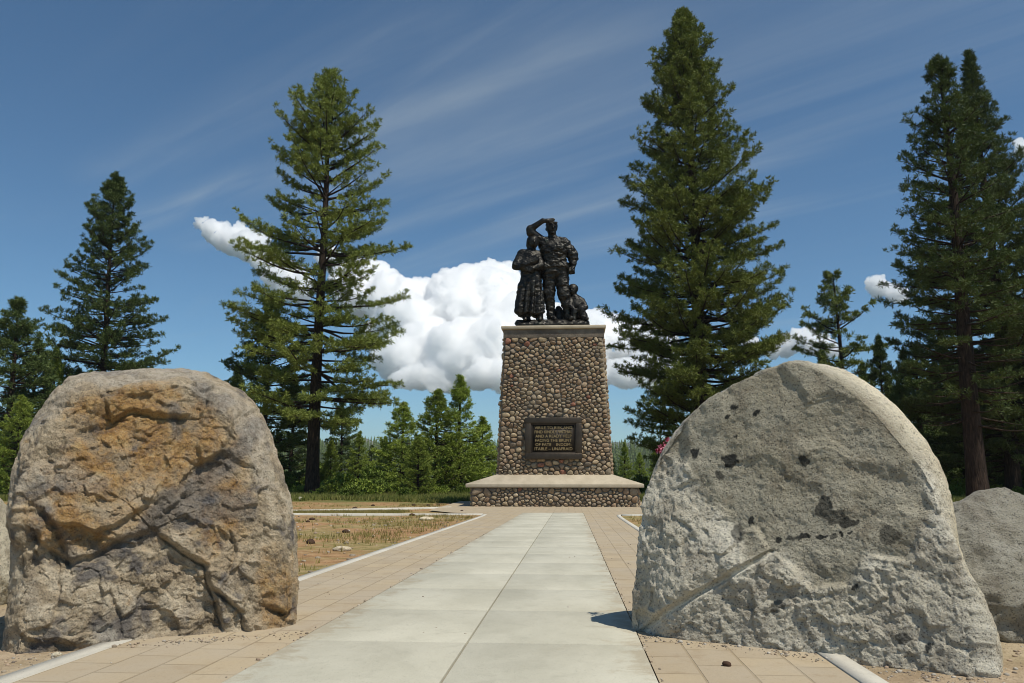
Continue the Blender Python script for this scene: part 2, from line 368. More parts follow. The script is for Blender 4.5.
M = Mat('mountain', .95, .05); P = M.pos(); n = M.noise(.004, 8, .65, .3, P)
c = M.ramp(n, [(.35, (.03, .045, .025)), (.52, (.06, .07, .045)), (.62, (.16, .14, .115)), (.74, (.45, .43, .40))]); M.color(c); mountain_m = M.m
M = Mat('wood_grey', .95, .1); n = M.noise(3, 6, .6, 0, M.map(scale=(1, 14, 14))); M.color(M.mix(n, (.14, .11, .085), (.30, .26, .22))); M.bump(n, .02); wood_m = M.m
M = Mat('dark_wood', .95, .1); n = M.noise(30, 5); M.color(M.mix(n, (.03, .018, .012), (.10, .06, .04))); cone_m = M.m
M = Mat('pebbles', .92, .2); M.color(M.mix(1., M.attr('tint'), M.mix(M.noise(60, 4), (.7, .7, .7), (1.2, 1.2, 1.2)), 'MULTIPLY')); pebble_m = M.m
M = Mat('petals', .7, .2); M.color(M.mix(M.rng(M.noise(60, 2), .45, .6), (.35, .02, .05), (.75, .35, .42))); petal_m = M.m
cloud_m = bpy.data.materials.new('cloud'); cloud_m.use_nodes = True; cloud_m.node_tree.nodes.clear()
ou = cloud_m.node_tree.nodes.new('ShaderNodeOutputMaterial'); pv = cloud_m.node_tree.nodes.new('ShaderNodeVolumeScatter')
pv.inputs['Color'].default_value = (1, 1, 1, 1); pv.inputs['Density'].default_value = .030; pv.inputs['Anisotropy'].default_value = .3
cloud_m.node_tree.links.new(pv.outputs[0], ou.inputs['Volume'])

# ------------------------------------------------------------------ ground, hills, mountains
def smooth(t): t = np.clip(t, 0, 1); return t*t*(3-2*t)
def terrain(x, y):
    z = gz(x, y)
    d = np.maximum(np.abs(x)-3.2, 0)
    n = fbm(np.stack([x, y, 0*x], -1), .35, 4, 5)
    z = z-.03+np.where(d > 0, .07*n*smooth(d/4)-.03*smooth(d/3), 0)
    z = z-42*smooth((y-80)/260)*1.0
    hill = 42+25+10*fbm(np.stack([x, y, 0*x], -1), .004, 4, 9)
    z = z+hill*smooth((y-420)/600)
    z = z-60*smooth((y-1150)/900)
    return z
ys = np.unique(np.concatenate([np.linspace(-30, 12, 85), np.geomspace(12, 110, 110), np.geomspace(110, 7000, 70)]))
xs = np.concatenate([-np.geomspace(60, 5000, 34)[::-1], np.linspace(-58, 58, 233), np.geomspace(60, 5000, 34)])
X, Y = np.meshgrid(xs, ys, indexing='ij'); Z = terrain(X.ravel(), Y.ravel())
V = np.stack([X.ravel(), Y.ravel(), Z], 1); nY = len(ys)
I = np.arange(len(xs)*nY).reshape(len(xs), nY)
Q = np.stack([I[:-1, :-1], I[1:, :-1], I[1:, 1:], I[:-1, 1:]], -1).reshape(-1, 4)
tag(mesh_np('ground', V, Q, ground_mat, smooth=True), kind='structure')

def ridge(name, Yc, pts, depth, seed, x0, x1, n=220):
    """a mountain range at distance Yc whose skyline passes the heights pts (x, z)"""
    x = np.linspace(x0, x1, n); u = np.linspace(-1, 1, 41)
    h = np.interp(x, *zip(*pts)); h = h+fbm(np.stack([x, x*0, x*0], -1), .0016, 5, seed)*45
    XX, U = np.meshgrid(x, u, indexing='ij'); YY = Yc+U*depth
    H = h[:, None]*(1-np.abs(U)**1.3)
    P = np.stack([XX.ravel(), YY.ravel(), 0*XX.ravel()], -1)
    zz = H.ravel()+fbm(P, .0022, 5, seed+3, .55, True)*60*(1-np.abs(U.ravel()))-120*np.abs(U.ravel())
    V = np.stack([XX.ravel(), YY.ravel(), zz-60], 1); I = np.arange(V.shape[0]).reshape(n, 41)
    Q = np.stack([I[:-1, :-1], I[1:, :-1], I[1:, 1:], I[:-1, 1:]], -1).reshape(-1, 4)
    tag(mesh_np(name, V, Q, mountain_m, smooth=True), kind='structure')
ridge('mountains', 5600, [(-5200, 200), (-1500, 215), (-700, 205), (-200, 190), (350, 190), (900, 195), (2500, 210), (5200, 200)], 900, 3, -5200, 5200)
ridge('hills', 3300, [(-3500, 130), (-900, 130), (-300, 95), (200, 85), (600, 80), (3500, 120)], 600, 8, -3600, 3600)

# ------------------------------------------------------------------ path
def sloped(V):
    V = np.array(V, float); V[:, 2] += gz(V[:, 0], V[:, 1]); return V
bx = []; PX = 1.222; YE = 33.2; j = -3.06
rng = np.random.default_rng(1)
while j < YE-.2:
    e = min(j+1.485, YE)
    for a, b in ((-PX, -.007), (.007, PX)):
        dz = rng.uniform(-.0015, .0015); bx.append((a, b, j+.006, e-.006, -.08, .012+dz))
    j += 1.485
V, Q = box_arrays(bx); slabs = tag(bevel(mesh_np('path', sloped(V), Q, slab_mat), .006, 2), kind='structure')
def strip(name, pl, pr, z, m, n=60, thick=0):
    """ribbon between two polylines (same count) lying on the sloped ground"""
    pl = np.array(pl, float); pr = np.array(pr, float); t = np.linspace(0, len(pl)-1, n); k = np.arange(len(pl))
    A = np.stack([np.interp(t, k, pl[:, 0]), np.interp(t, k, pl[:, 1]), np.full(n, z)], 1)
    B = np.stack([np.interp(t, k, pr[:, 0]), np.interp(t, k, pr[:, 1]), np.full(n, z)], 1)
    V = [A, B]
    if thick:
        A2 = A.copy(); B2 = B.copy(); A2[:, 2] -= thick; B2[:, 2] -= thick; V += [A2, B2]
    V = sloped(np.concatenate(V)); i = np.arange(n-1)
    Q = [np.stack([i, i+n, i+n+1, i+1], 1)]
    if thick:
        Q += [np.stack([i, i+1, i+2*n+1, i+2*n], 1), np.stack([i+n, i+3*n, i+3*n+1, i+n+1], 1), np.array([[0, 2*n, 3*n, n], [n-1, 2*n-1, 4*n-1, 3*n-1]])]
    return tag(mesh_np(name, V, np.concatenate(Q), m), kind='structure')
strip('path_joints', [(-1.23, -3), (-1.23, 33.22)], [(1.23, -3), (1.23, 33.22)], -.012, joint_mat)
strip('pavement', [(-2.40, -3), (-2.40, 27), (-2.41, 29.5), (-2.5, 31.2)], [(-PX-.008, -3), (-PX-.008, 27), (-PX-.008, 29.5), (-PX-.008, 31.2)], .006, paver)
strip('pavement', [(PX+.008, -3), (PX+.008, 27), (PX+.008, 29.5), (PX+.008, 31.2)], [(2.36, -3), (2.36, 27), (2.37, 29.5), (2.46, 31.2)], .006, paver)
strip('pavement', [(-2.5, 31.21), (-4.2, 33.2)], [(-PX-.008, 31.21), (-PX-.008, 33.2)], .006, paver, 4)
strip('pavement', [(PX+.008, 31.21), (PX+.008, 33.2)], [(2.46, 31.21), (4.2, 33.2)], .006, paver, 4)
strip('pavement', [(-4.2, 33.21), (-5.6, 36), (-6, 42), (-6, 49)], [(4.2, 33.21), (5.6, 36), (6, 42), (6, 49)], .006, paver, 24)
strip('kerb', [(-2.55, -3), (-2.55, 27), (-2.57, 29.6), (-2.66, 31.3)], [(-2.40, -3), (-2.40, 27), (-2.41, 29.5), (-2.5, 31.2)], .014, curb_mat, 50, .12)
strip('kerb', [(2.36, -3), (2.36, 27), (2.37, 29.5), (2.46, 31.2)], [(2.51, -3), (2.51, 27), (2.53, 29.6), (2.62, 31.3)], .014, curb_mat, 50, .12)
strip('kerb', [(-14, 30.2), (-9.7, 30.9), (-2.68, 31.32)], [(-14, 30.4), (-9.7, 31.1), (-2.68, 31.52)], .03, curb_mat, 30, .12)
strip('kerb', [(-16, 33.0), (-11.0, 35.3), (-8.2, 38.6), (-5.4, 41.4)], [(-16, 33.2), (-11.0, 35.55), (-8.2, 38.85), (-5.4, 41.65)], .03, curb_mat, 30, .12)
strip('kerb', [(2.66, 31.32), (9.7, 30.9), (14, 30.2)], [(2.66, 31.52), (9.7, 31.1), (14, 30.4)], .03, curb_mat, 30, .12)

# ------------------------------------------------------------------ boulders
def resample(pts, n, it=2):
    p = np.array(pts, float)
    for _ in range(it):
        q = np.roll(p, -1, 0); p = np.stack([.75*p+.25*q, .25*p+.75*q], 1).reshape(-1, p.shape[1])
    d = np.linalg.norm(np.roll(p, -1, 0)-p, axis=1); s = np.concatenate([[0], np.cumsum(d)]); p2 = np.vstack([p, p[:1]])
    t = np.linspace(0, s[-1], n, endpoint=False)
    return np.stack([np.interp(t, s, p2[:, k]) for k in range(p.shape[1])], 1)
def seg_dist(px_, py_, poly):
    """distance to a polyline and signed side of it, in pixels"""
    best = np.full(px_.shape, 1e9); side = np.zeros(px_.shape); tt = np.zeros(px_.shape)
    L = len(poly)-1
    for k in range(L):
        ax, ay = poly[k]; bx_, by_ = poly[k+1]; dx, dy = bx_-ax, by_-ay; l2 = dx*dx+dy*dy
        t = np.clip(((px_-ax)*dx+(py_-ay)*dy)/l2, 0, 1); ex, ey = px_-ax-t*dx, py_-ay-t*dy
        d = np.hypot(ex, ey); m = d < best
        best = np.where(m, d, best); side = np.where(m, np.sign(dx*ey-dy*ex), side); tt = np.where(m, (k+t)/L, tt)
    return best, side, tt
def in_poly(px_, py_, poly):
    c = np.zeros(px_.shape, bool); n = len(poly); jx = n-1
    for i in range(n):
        xi, yi = poly[i]; xj, yj = poly[jx]
        c ^= ((yi > py_) != (yj > py_)) & (px_ < (xj-xi)*(py_-yi)/(yj-yi+1e-9)+xi); jx = i
    return c
def soft_poly(px_, py_, poly, w):
    d, _, _ = seg_dist(px_, py_, poly+[poly[0]]); return smooth(.5+np.where(in_poly(px_, py_, poly), d, -d)/(2*w))
def slab_rock(name, pairs, P0, n, dsil, thick, dome, m, shape, tintf, rounding=.5, nth=620, nf=150):
    """rock whose front face lies about the plane (P0, n); pairs = silhouette and front-edge points as seen from the camera,
    each carried out to its own depth; dsil = depth of the silhouette ring per pair"""
    arr = np.array([(*a, *b, d) for (a, b), d in zip(pairs, dsil)], float)
    arr = resample(arr, nth); sil = np.array([on_plane(x, y, P0-n*d, n) for x, y, d in arr[:, [0, 1, 4]]])
    inn = np.array([on_plane(x, y, P0, n) for x, y in arr[:, 2:4]])
    c = inn.mean(0); cs = sil.mean(0); rings = []
    for r in np.linspace(0.004, 1, nf)**.85:
        rings.append(c+(inn-c)*r+n*dome*(1-r**2.2))
    K = 26
    for k in range(1, K+1):
        t = k/K; a = t*math.pi/2
        # rounded corner from the front edge to the silhouette
        lin = inn+(sil-inn)*t; rnd = inn+(sil-inn-(-n)*0)*0
        out = (sil-inn)-np.outer((sil-inn)@n, n); dep = np.outer((sil-inn)@n, n)
        rnd = inn+out*math.sin(a)+dep*(1-math.cos(a))
        rings.append((1-rounding)*lin+rounding*rnd)
    for k in range(1, 27):
        t = k/26; sc = math.cos(t*math.pi/2*.62); rings.append(cs+(sil-cs)*(.35+.65*sc) - n*thick*math.sin(t*math.pi/2))
    last = rings[-1]; cl = last.mean(0)-n*.05
    for k in range(1, 13): rings.append(last+(cl-last)*(k/12*.98))
    V = np.concatenate(rings); nr = len(rings); I = np.arange(nr*nth).reshape(nr, nth)
    Q = np.stack([I[:-1], np.roll(I, -1, 1)[:-1], np.roll(I, -1, 1)[1:], I[1:]], -1).reshape(-1, 4)
    h0 = np.arange(0, nth//2-1); Q = np.concatenate([Q, np.stack([h0, nth-1-h0, nth-2-h0, h0+1], 1)])
    N = vnormals(V, Q)
    if np.mean(N[:nth*nf]@n) < 0: Q = Q[:, ::-1]; N = -N
    px_, py_ = project(V); front = np.zeros(len(V)); front[:nth*nf] = 1
    front[nth*nf:nth*(nf+K)] = np.repeat(np.linspace(1, 0, K), nth)
    V = V+N*shape(V, px_, py_, front, N)[:, None]
    return mesh_np(name, V, Q, m, smooth=True, col=tintf(V, px_, py_, front))

# right: split granite slab
PB = np.array([1.21, 6.43, 0.0]); nb = np.array([-.464, -.886, .15]); nb /= np.linalg.norm(nb)
pairs_r = [((630, 652), (636, 652)), ((632, 620), (637, 622)), ((633, 590), (637, 590)), ((636, 555), (640, 555)), ((636, 520), (641, 520)), ((640, 490), (645, 491)),
  ((649, 463), (654, 466)), ((662, 437), (667, 441)), ((682, 413), (686, 418)), ((706, 394), (710, 400)), ((735, 377), (738, 383)), ((763, 366), (765, 372)), ((792, 360), (792, 366)),
  ((825, 363), (818, 370)), ((858, 375), (841, 384)), ((888, 397), (865, 403)), ((913, 424), (888, 428)), ((934, 453), (911, 456)), ((948, 484), (931, 480)), ((954, 515), (939, 512)), ((957, 545), (946, 542)),
  ((968, 572), (960, 570)), ((982, 598), (969, 598)), ((997, 632), (977, 630)), ((1003, 660), (979, 662)), ((1003, 690), (978, 690)),
  ((940, 690), (930, 690)), ((860, 685), (855, 685)), ((780, 675), (780, 675)), ((700, 665), (700, 665))]
pairs_r = [((a[0]+5, a[1]+4), b_) if 3 <= i <= 11 else (a, b_) for i, (a, b_) in enumerate(pairs_r)]
pairs_r = [(a, (a[0]*.55+b_[0]*.45, a[1]*.55+b_[1]*.45)) if i < 13 else (a, b_) for i, (a, b_) in enumerate(pairs_r)]
dsil_r = [.07]*12+[.14, .26, .38, .42, .42, .42, .42, .38, .3, .3, .36, .42, .42, .42, .3, .2, .16, .16]
SMOOTH = [(628, 425), (690, 350), (800, 330), (872, 380), (914, 445), (932, 510), (905, 560), (868, 555), (848, 590), (812, 588), (782, 552), (748, 562), (738, 528), (702, 498), (688, 470), (662, 452)]
GROOVE = [(630, 638), (771, 553)]
def shape_r(V, x, y, f, N):
    sm = soft_poly(x+10*fbm(V, 6, 3, 71), y+10*fbm(V, 6, 3, 72), SMOOTH, 4)*f
    dg, _, _ = seg_dist(x, y, GROOVE); rough = (1-.85*sm)*(.35+.65*f)*smooth((dg-1)/7)
    d = .022*fbm(V, 1.5, 3, 11)*(.3+.7*f)+.5*facets(V, .5, 61, .10, .05)*f
    d += rough*(.50*facets(V, .16, 62, .34, .16, .08)+.40*facets(V, .065, 63, .5, .25, .12)+.012*fbm(V, 26, 4, 15, .65))
    d += sm*(-.008+.020*fbm(V, 4, 5, 19, .6)+.006*fbm(V, 30, 4, 17, .65))
    # broad facets: the lower left catches the light, a tongue at the right too
    ll = smooth((x-636)/40)*soft_poly(x, y, [(630, 500), (690, 500), (735, 545), (745, 565), (640, 640)], 18)*f
    d += .15*ll*np.clip((y-470)/165, 0, 1)+.10*f*np.clip((y-505)/150, 0, 1.1)*(1-sm)*smooth((x-640)/50)
    dl, side, t = seg_dist(x, y, GROOVE)
    d -= f*.034*np.exp(-(dl/3.0)**4)*(dl < 12)
    d += f*.014*smooth((dl-3)/8)*smooth((60-dl)/50)*(side > 0)
    dl, side, t = seg_dist(x, y, [(771, 553), (748, 566), (741, 532)])
    d += f*.035*soft_poly(x, y, [(741, 532), (757, 528), (771, 553), (742, 569)], 3)
    return d
XEN = [(824, 505, 8, 11, .2), (836, 516, 9, 7, .3), (848, 523, 9, 5, .1), (731, 460, 6.5, 6, 0), (719, 475, 6, 4, .2), (805, 463, 6, 5.5, .1), (733, 409, 4, 4, 0), (755, 412, 3, 3, 0), (693, 453, 4, 4, 0),
       (727, 419, 2.5, 2.5, 0), (735, 437, 2, 2.5, 0), (891, 536, 9, 8, .3), (793, 538, 6, 3.5, .1), (803, 536, 5, 3.5, 0), (820, 538, 4, 3, 0), (829, 537, 4, 3, .2), (839, 534, 3, 3, 0), (780, 539, 3, 3, 0), (851, 535, 3, 2.5, 0), (751, 522, 3, 4, 0),
       (740, 533, 6, 8, .3), (905, 636, 8, 5, .2), (931, 645, 4, 4, 0), (780, 606, 7, 6, .3), (860, 585, 3, 3, 0)]
def tint_r(V, x, y, f):
    c = np.ones((len(V), 3)); w = np.zeros(len(V))
    nx = x+8*fbm(V, 9, 4, 33, .6); ny = y+8*fbm(V, 9, 4, 34, .6)
    for cx, cy, a, b, s in XEN:
        e = np.hypot((nx-cx)/a, (ny-cy)/b); w = np.maximum(w, (1-s)*smooth((1.12-e)/.14))
    w *= f; k = (1-w)[:, None]
    c = c*k+np.array([.10, .11, .125])*(1-k)
    sm = (soft_poly(x+9*fbm(V, 5, 3, 71), y+9*fbm(V, 5, 3, 72), SMOOTH, 8)*f)[:, None]
    c = c*(1-sm*(1-np.array([.71, .69, .64])))  # shade on the smooth upper face, painted into its tint
    lit_rim = ((1-f)*.5*smooth((x-790)/70))[:, None]; c = c*(1+lit_rim*np.array([.50, .38, .14]))  # sunlight on the right bevel, painted as a warm lighter tint
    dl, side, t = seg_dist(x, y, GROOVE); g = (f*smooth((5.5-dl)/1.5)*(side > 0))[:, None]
    c = c*(1-g)+g*np.array([1.30, 1.32, 1.34])  # painted highlight along the groove's upward-facing lower wall
    return c
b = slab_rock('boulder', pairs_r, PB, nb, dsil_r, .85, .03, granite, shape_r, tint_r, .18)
tag(b, 'upright grey granite slab split flat, with a drilled groove and dark spots on its face', 'boulder', 'boulders framing the path')

# left: rusty weathered boulder
PA = np.array([-3.05, 5.41, 0.0]); na = np.array([.515, -.857, .17]); na /= np.linalg.norm(na)
pairs_l = [((2, 665), (14, 668)), ((4, 640), (16, 645)), ((8, 590), (20, 592)), ((9, 540), (21, 540)), ((8, 490), (22, 492)), ((12, 462), (27, 468)), ((24, 434), (38, 446)), ((44, 405), (56, 422)),
  ((62, 381), (76, 402)), ((80, 371), (92, 392)), ((110, 370), (115, 388)), ((140, 370), (140, 387)), ((165, 369), (165, 386)), ((185, 368), (183, 385)), ((206, 372), (196, 392)), ((230, 384), (210, 402)), ((254, 403), (228, 420)),
  ((272, 433), (246, 446)), ((284, 474), (262, 480)), ((293, 506), (274, 512)), ((299, 545), (284, 548)), ((300, 585), (289, 588)), ((299, 618), (290, 620)), ((297, 648), (288, 652)),
  ((240, 655), (238, 655)), ((180, 660), (180, 660)), ((120, 664), (120, 664)), ((60, 668), (60, 670))]
dsil_l = [.18]*6+[.22, .28, .36, .42, .45, .45, .45, .45, .42, .4, .38, .34, .3, .28, .24, .18, .16, .16, .14, .14, .14, .14]
def cpx(pts): return [(a/2.203, 350+b_/2.203) for a, b_ in pts]
CR_A = cpx([(60, 395), (110, 440), (150, 470), (205, 455), (255, 425), (300, 408), (338, 392)])
CR_B = cpx([(338, 392), (385, 430), (425, 458), (452, 478), (462, 520), (478, 560), (490, 600), (492, 625)])
CR_C = cpx([(460, 520), (495, 545), (535, 580), (540, 605), (546, 622)])
CR_D = cpx([(330, 388), (380, 345), (430, 310), (480, 260), (520, 215), (545, 190)])
CR_E = cpx([(230, 120), (245, 155), (300, 130), (340, 145), (420, 150)])
CR_F = cpx([(80, 345), (120, 385), (140, 440), (150, 480)])
CR_G = cpx([(240, 525), (260, 580), (268, 640)])
CR_H = cpx([(505, 395), (520, 440), (500, 500)])
CR_I = cpx([(590, 560), (625, 575), (645, 590), (655, 560)])
def shape_l(V, x, y, f, N):
    xx = x+4*fbm(V, 4, 4, 51); yy = y+4*fbm(V, 4, 4, 52)
    k_ = .25+.75*f
    d = .04*fbm(V, 1.3, 4, 41)*k_+.40*facets(V, .60, 44, .30, .07, .05)*k_+.42*facets(V, .22, 46, .36, .20, .045)*k_
    d += .36*facets(V*np.array([1, 1, 1.4]), .085, 48, .45, .3, .06)*k_+.25*facets(V, .035, 50, .5, .25, .12)*k_+.015*fbm(V, 18, 5, 47, .66)+.012*fbm(V, 5, 4, 49)
    def step(poly, h, dec, w=1.6, groove=.03, gw=2.2):
        dl, side, t = seg_dist(xx, yy, poly)
        end = smooth(t/.12)*smooth((1-t)/.12)*.7+.3
        s = np.where(side > 0, dl, -dl)       # > 0: below / right side of the polyline in the picture
        return f*end*(-h*smooth(.5+s/(2*w))*np.exp(-np.maximum(s, 0)/dec)+h*.5*smooth(.5-s/(2*w))*np.exp(-np.maximum(-s, 0)/dec)-groove*np.exp(-(dl/gw)**2))
    d += step(CR_A, .035, 45, 3, .035, 3)+step(CR_B, .045, 55, 1.4, .045, 2.0)+step(CR_C, .045, 22, 1.4, .045, 2.0)
    d += step(CR_D, .02, 30, 4, .015, 3)+step(CR_E, .045, 18, 1.6, .03, 1.8)+step(CR_F, .035, 20, 3, .04, 3)+step(CR_G, .015, 20, 2.5, .02, 2)+step(CR_H, .02, 14, 2, .03, 1.8)+step(CR_I, .04, 14, 2.5, .04, 2.5)
    pan = soft_poly(xx, yy, cpx([(250, 470), (335, 395), (450, 480), (490, 620), (270, 640), (245, 560)]), 6)*f
    d -= .03*pan
    d = np.maximum(d, -.15)
    return d
def tint_l(V, x, y, f):
    xx = x+14*fbm(V, 3, 4, 61); yy = y+14*fbm(V, 3, 4, 62)
    rust = np.zeros(len(V))
    for cx, cy, a, b_, s in ((125, 420, 75, 45, .9), (175, 450, 85, 60, .8), (95, 475, 60, 50, .85), (75, 535, 55, 25, .8), (140, 520, 55, 30, .55), (225, 500, 45, 70, .65), (278, 590, 30, 60, .75), (225, 560, 40, 45, .4), (30, 500, 16, 60, .5), (140, 400, 40, 18, .9)):
        rust = np.maximum(rust, s*smooth(1.35-np.hypot((xx-cx)/a, (yy-cy)/b_)))
    dark = np.zeros(len(V))
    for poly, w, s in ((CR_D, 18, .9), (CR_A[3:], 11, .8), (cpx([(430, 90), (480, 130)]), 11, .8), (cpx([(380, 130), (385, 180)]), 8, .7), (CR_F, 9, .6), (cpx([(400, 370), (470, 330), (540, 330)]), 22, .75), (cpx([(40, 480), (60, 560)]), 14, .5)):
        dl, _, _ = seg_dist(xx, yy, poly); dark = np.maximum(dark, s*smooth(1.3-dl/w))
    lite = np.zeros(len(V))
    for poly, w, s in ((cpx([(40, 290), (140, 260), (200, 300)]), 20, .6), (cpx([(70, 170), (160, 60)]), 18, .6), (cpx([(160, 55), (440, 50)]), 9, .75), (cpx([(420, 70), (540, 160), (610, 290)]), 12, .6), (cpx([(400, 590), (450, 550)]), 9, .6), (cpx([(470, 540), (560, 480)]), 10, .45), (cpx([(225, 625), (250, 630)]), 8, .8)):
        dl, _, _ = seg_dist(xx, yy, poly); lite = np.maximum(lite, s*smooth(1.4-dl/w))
    return np.stack([rust, dark, lite], 1)
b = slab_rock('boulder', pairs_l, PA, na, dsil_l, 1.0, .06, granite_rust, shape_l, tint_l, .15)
tag(b, 'big blocky boulder stained rusty orange and brown, with a forked crack across its face', 'boulder', 'boulders framing the path')

def ico(sub):
    bm = bmesh.new(); bmesh.ops.create_icosphere(bm, subdivisions=sub, radius=1)
    V = np.array([v_.co[:] for v_ in bm.verts]); Fc = np.array([[v_.index for v_ in f.verts] for f in bm.faces]); bm.free(); return V, Fc
ICO = {k: ico(k) for k in (1, 2, 3, 6)}
def round_rock(name, c, rad, seed, m, amp=.16, cuts=7, sub=6, tint=(1, 1, 1), rz=0):
    U, Fc = ICO[sub]; rg = np.random.default_rng(seed); r = np.ones(len(U))
    for _ in range(cuts):
        q = rg.normal(size=3); q /= np.linalg.norm(q); q[2] = abs(q[2]); dd = rg.uniform(.72, .92); dt = U@q
        r = np.where(dt > 1e-3, np.minimum(r, dd/np.maximum(dt, 1e-3)*1.0), r) if False else r-np.maximum(r*dt-dd, 0)*.85
    r = r+amp*fbm(U+seed, 1.3, 4, seed)+amp*.35*fbm(U+seed, 4, 5, seed+1, .6, True)+amp*.12*fbm(U+seed, 14, 4, seed+2, .6, True)
    V = U*r[:, None]*np.array(rad); cz, sz = math.cos(rz), math.sin(rz)
    V = np.stack([V[:, 0]*cz-V[:, 1]*sz, V[:, 0]*sz+V[:, 1]*cz, V[:, 2]], 1)
    o = mesh_np(name, V, Fc, m, smooth=True, col=np.tile(np.array(tint, float), (len(V), 1))); o.location = c; return o
P = ground_at(1046, 640)
o = round_rock('boulder', (P[0]+.25, P[1]+.75, gz(0, P[1])+.28), (1.02, .85, .76), 21, granite, .14, tint=(.60, .61, .62))
tag(o, 'rounded grey boulder partly hidden behind the split slab, at the gravel edge', 'boulder', 'boulders framing the path')
P = ground_at(-60, 600)
o = round_rock('boulder', (P[0]-.15, P[1]+.3, gz(0, P[1])+.30), (.80, .7, .74), 5, granite, .10, tint=(.9, .86, .78))
tag(o, 'pale smooth boulder mostly hidden behind the rusty boulder', 'boulder', 'boulders framing the path')

# ------------------------------------------------------------------ monument
YM = 42.3                                            # front of the plinth
MW = 9.02                                            # plinth width
zt = at_y(556, 484, YM)[2]; zs = at_y(556, 487.6, YM)[2]
pf = 1.32                                            # set-back of the shaft
p0 = at_y(555, 474, YM+pf); z0 = p0[2]
wb = (at_y(613, 474, YM+pf)-at_y(497, 474, YM+pf))[0]; BAT = .36; SD = 5.0
tp = at_y(553, 337, YM+pf+BAT); z1 = tp[2]; wt = (at_y(603, 337, YM+pf+BAT)-at_y(503, 337, YM+pf+BAT))[0]
z2 = at_y(553, 329, YM+pf+BAT)[2]; z3 = at_y(553, 325, YM+pf+BAT-.2)[2]
MX = (p0[0]+tp[0])/2; MD = SD+2*pf; ZG = ZF
mon = empty('stone_monument', (MX, YM+MD/2, ZG))
tag(mon, 'tall tapering cobblestone pedestal on a low stone plinth, with a bronze plaque', 'monument')
def voro_cells(poly, n, asp, seed, it=2, size_var=.5):
    rg = np.random.default_rng(seed); poly = np.array(poly, float)*np.array([1, asp]); lo, hi = poly.min(0), poly.max(0)
    def inside(p):
        q = np.ones(len(p), bool)
        for a, b_ in zip(poly, np.roll(poly, -1, 0)): q &= ((b_[0]-a[0])*(p[:, 1]-a[1])-(b_[1]-a[1])*(p[:, 0]-a[0])) > 0
        return q
    pts = rg.uniform(lo, hi, (n*3, 2)); pts = pts[inside(pts)][:n]
    def clip(pg, a, nrm):
        d = (pg-a)@nrm; out = []
        for i in range(len(pg)):
            k = (i+1) % len(pg)
            if d[i] <= 0: out.append(pg[i])
            if (d[i] < 0) != (d[k] < 0) and d[i] != d[k]: out.append(pg[i]+(pg[k]-pg[i])*d[i]/(d[i]-d[k]))
        return np.array(out)
    for r in range(it+1):
        cells = []
        for i in range(len(pts)):
            d2 = ((pts-pts[i])**2).sum(1); nb_ = np.argsort(d2)[1:18]; pg = poly.copy()
            for k in nb_:
                pg = clip(pg, (pts[i]+pts[k])/2, pts[k]-pts[i])
                if len(pg) < 3: break
            cells.append(pg)
        if r < it:
            pts = np.array([c_.mean(0) if len(c_) > 2 else p_ for c_, p_ in zip(cells, pts)])
    return [c_/np.array([1, asp]) for c_ in cells if len(c_) > 2]
STONE_COLS = np.array([(.27, .235, .18), (.33, .275, .195), (.22, .195, .16), (.29, .22, .15), (.24, .17, .12), (.17, .15, .13), (.37, .325, .25), (.24, .18, .135), (.20, .165, .13), (.31, .25, .19)])
def stones(faces, seed, gap, dep):
    """faces: (origin, u, v, n, polygon, count); one mesh of domed stones, each a closed cap reaching into the mortar"""
    V = []; Q = []; T = []; C_ = []; rg = np.random.default_rng(seed); base = 0
    for o_, u, v_, n_, poly, cnt in faces:
        for pg in voro_cells(poly, cnt, 1.3, int(rg.integers(1e6))):
            c_ = pg.mean(0); e = np.roll(pg, -1, 0)-pg
            size = math.sqrt(abs(.5*np.sum(pg[:, 0]*np.roll(pg[:, 1], -1)-pg[:, 1]*np.roll(pg[:, 0], -1))))
            if size < .08: continue
            p = resample(pg, 22, 1 if rg.random() < .85 else 2); k = max(.5, 1-gap/size*2.0); p = c_+(p-c_)*k*rg.uniform(.94, 1.0)
            hgt = dep*rg.uniform(.6, 1.35); tilt = rg.normal(0, .20, 2); ang = rg.uniform(0, 6.28)
            col = (STONE_COLS[rg.integers(len(STONE_COLS))]*.75+np.array((.27, .22, .165))*.25)*np.array((.98, .91, .80))*rg.uniform(.85, 1.35)
            if rg.random() < .02: col = np.array((.28, .13, .085))
            ringz = [(-.35, 1.0), (.25, .985), (.62, .90), (.88, .70), (.98, .40)]
            a = np.arange(22)/22*2*np.pi; wob = 1+.05*np.sin(3*a+ang)
            pts = []
            for h_, s_ in ringz:
                q = c_+(p-c_)*s_*wob[:, None]; d_ = (q-c_)@tilt
                pts.append(o_+np.outer(q[:, 0], u)+np.outer(q[:, 1], v_)+np.outer(h_*hgt+d_*(1 if h_ > 0 else 0)+rg.normal(0, .006, 22), n_))
            pts.append((o_+c_[0]*u+c_[1]*v_+n_*hgt)[None])
            P_ = np.concatenate(pts); V.append(P_); C_.append(np.tile(col, (len(P_), 1)))
            i = np.arange(22); i2 = (i+1) % 22
            for r in range(4): Q.append(base+np.stack([r*22+i, r*22+i2, (r+1)*22+i2, (r+1)*22+i], 1))
            T.append(base+np.stack([4*22+i, 4*22+i2, np.full(22, 110)], 1)); base += 111
    return np.concatenate(V), np.concatenate(Q), np.concatenate(T), np.concatenate(C_)
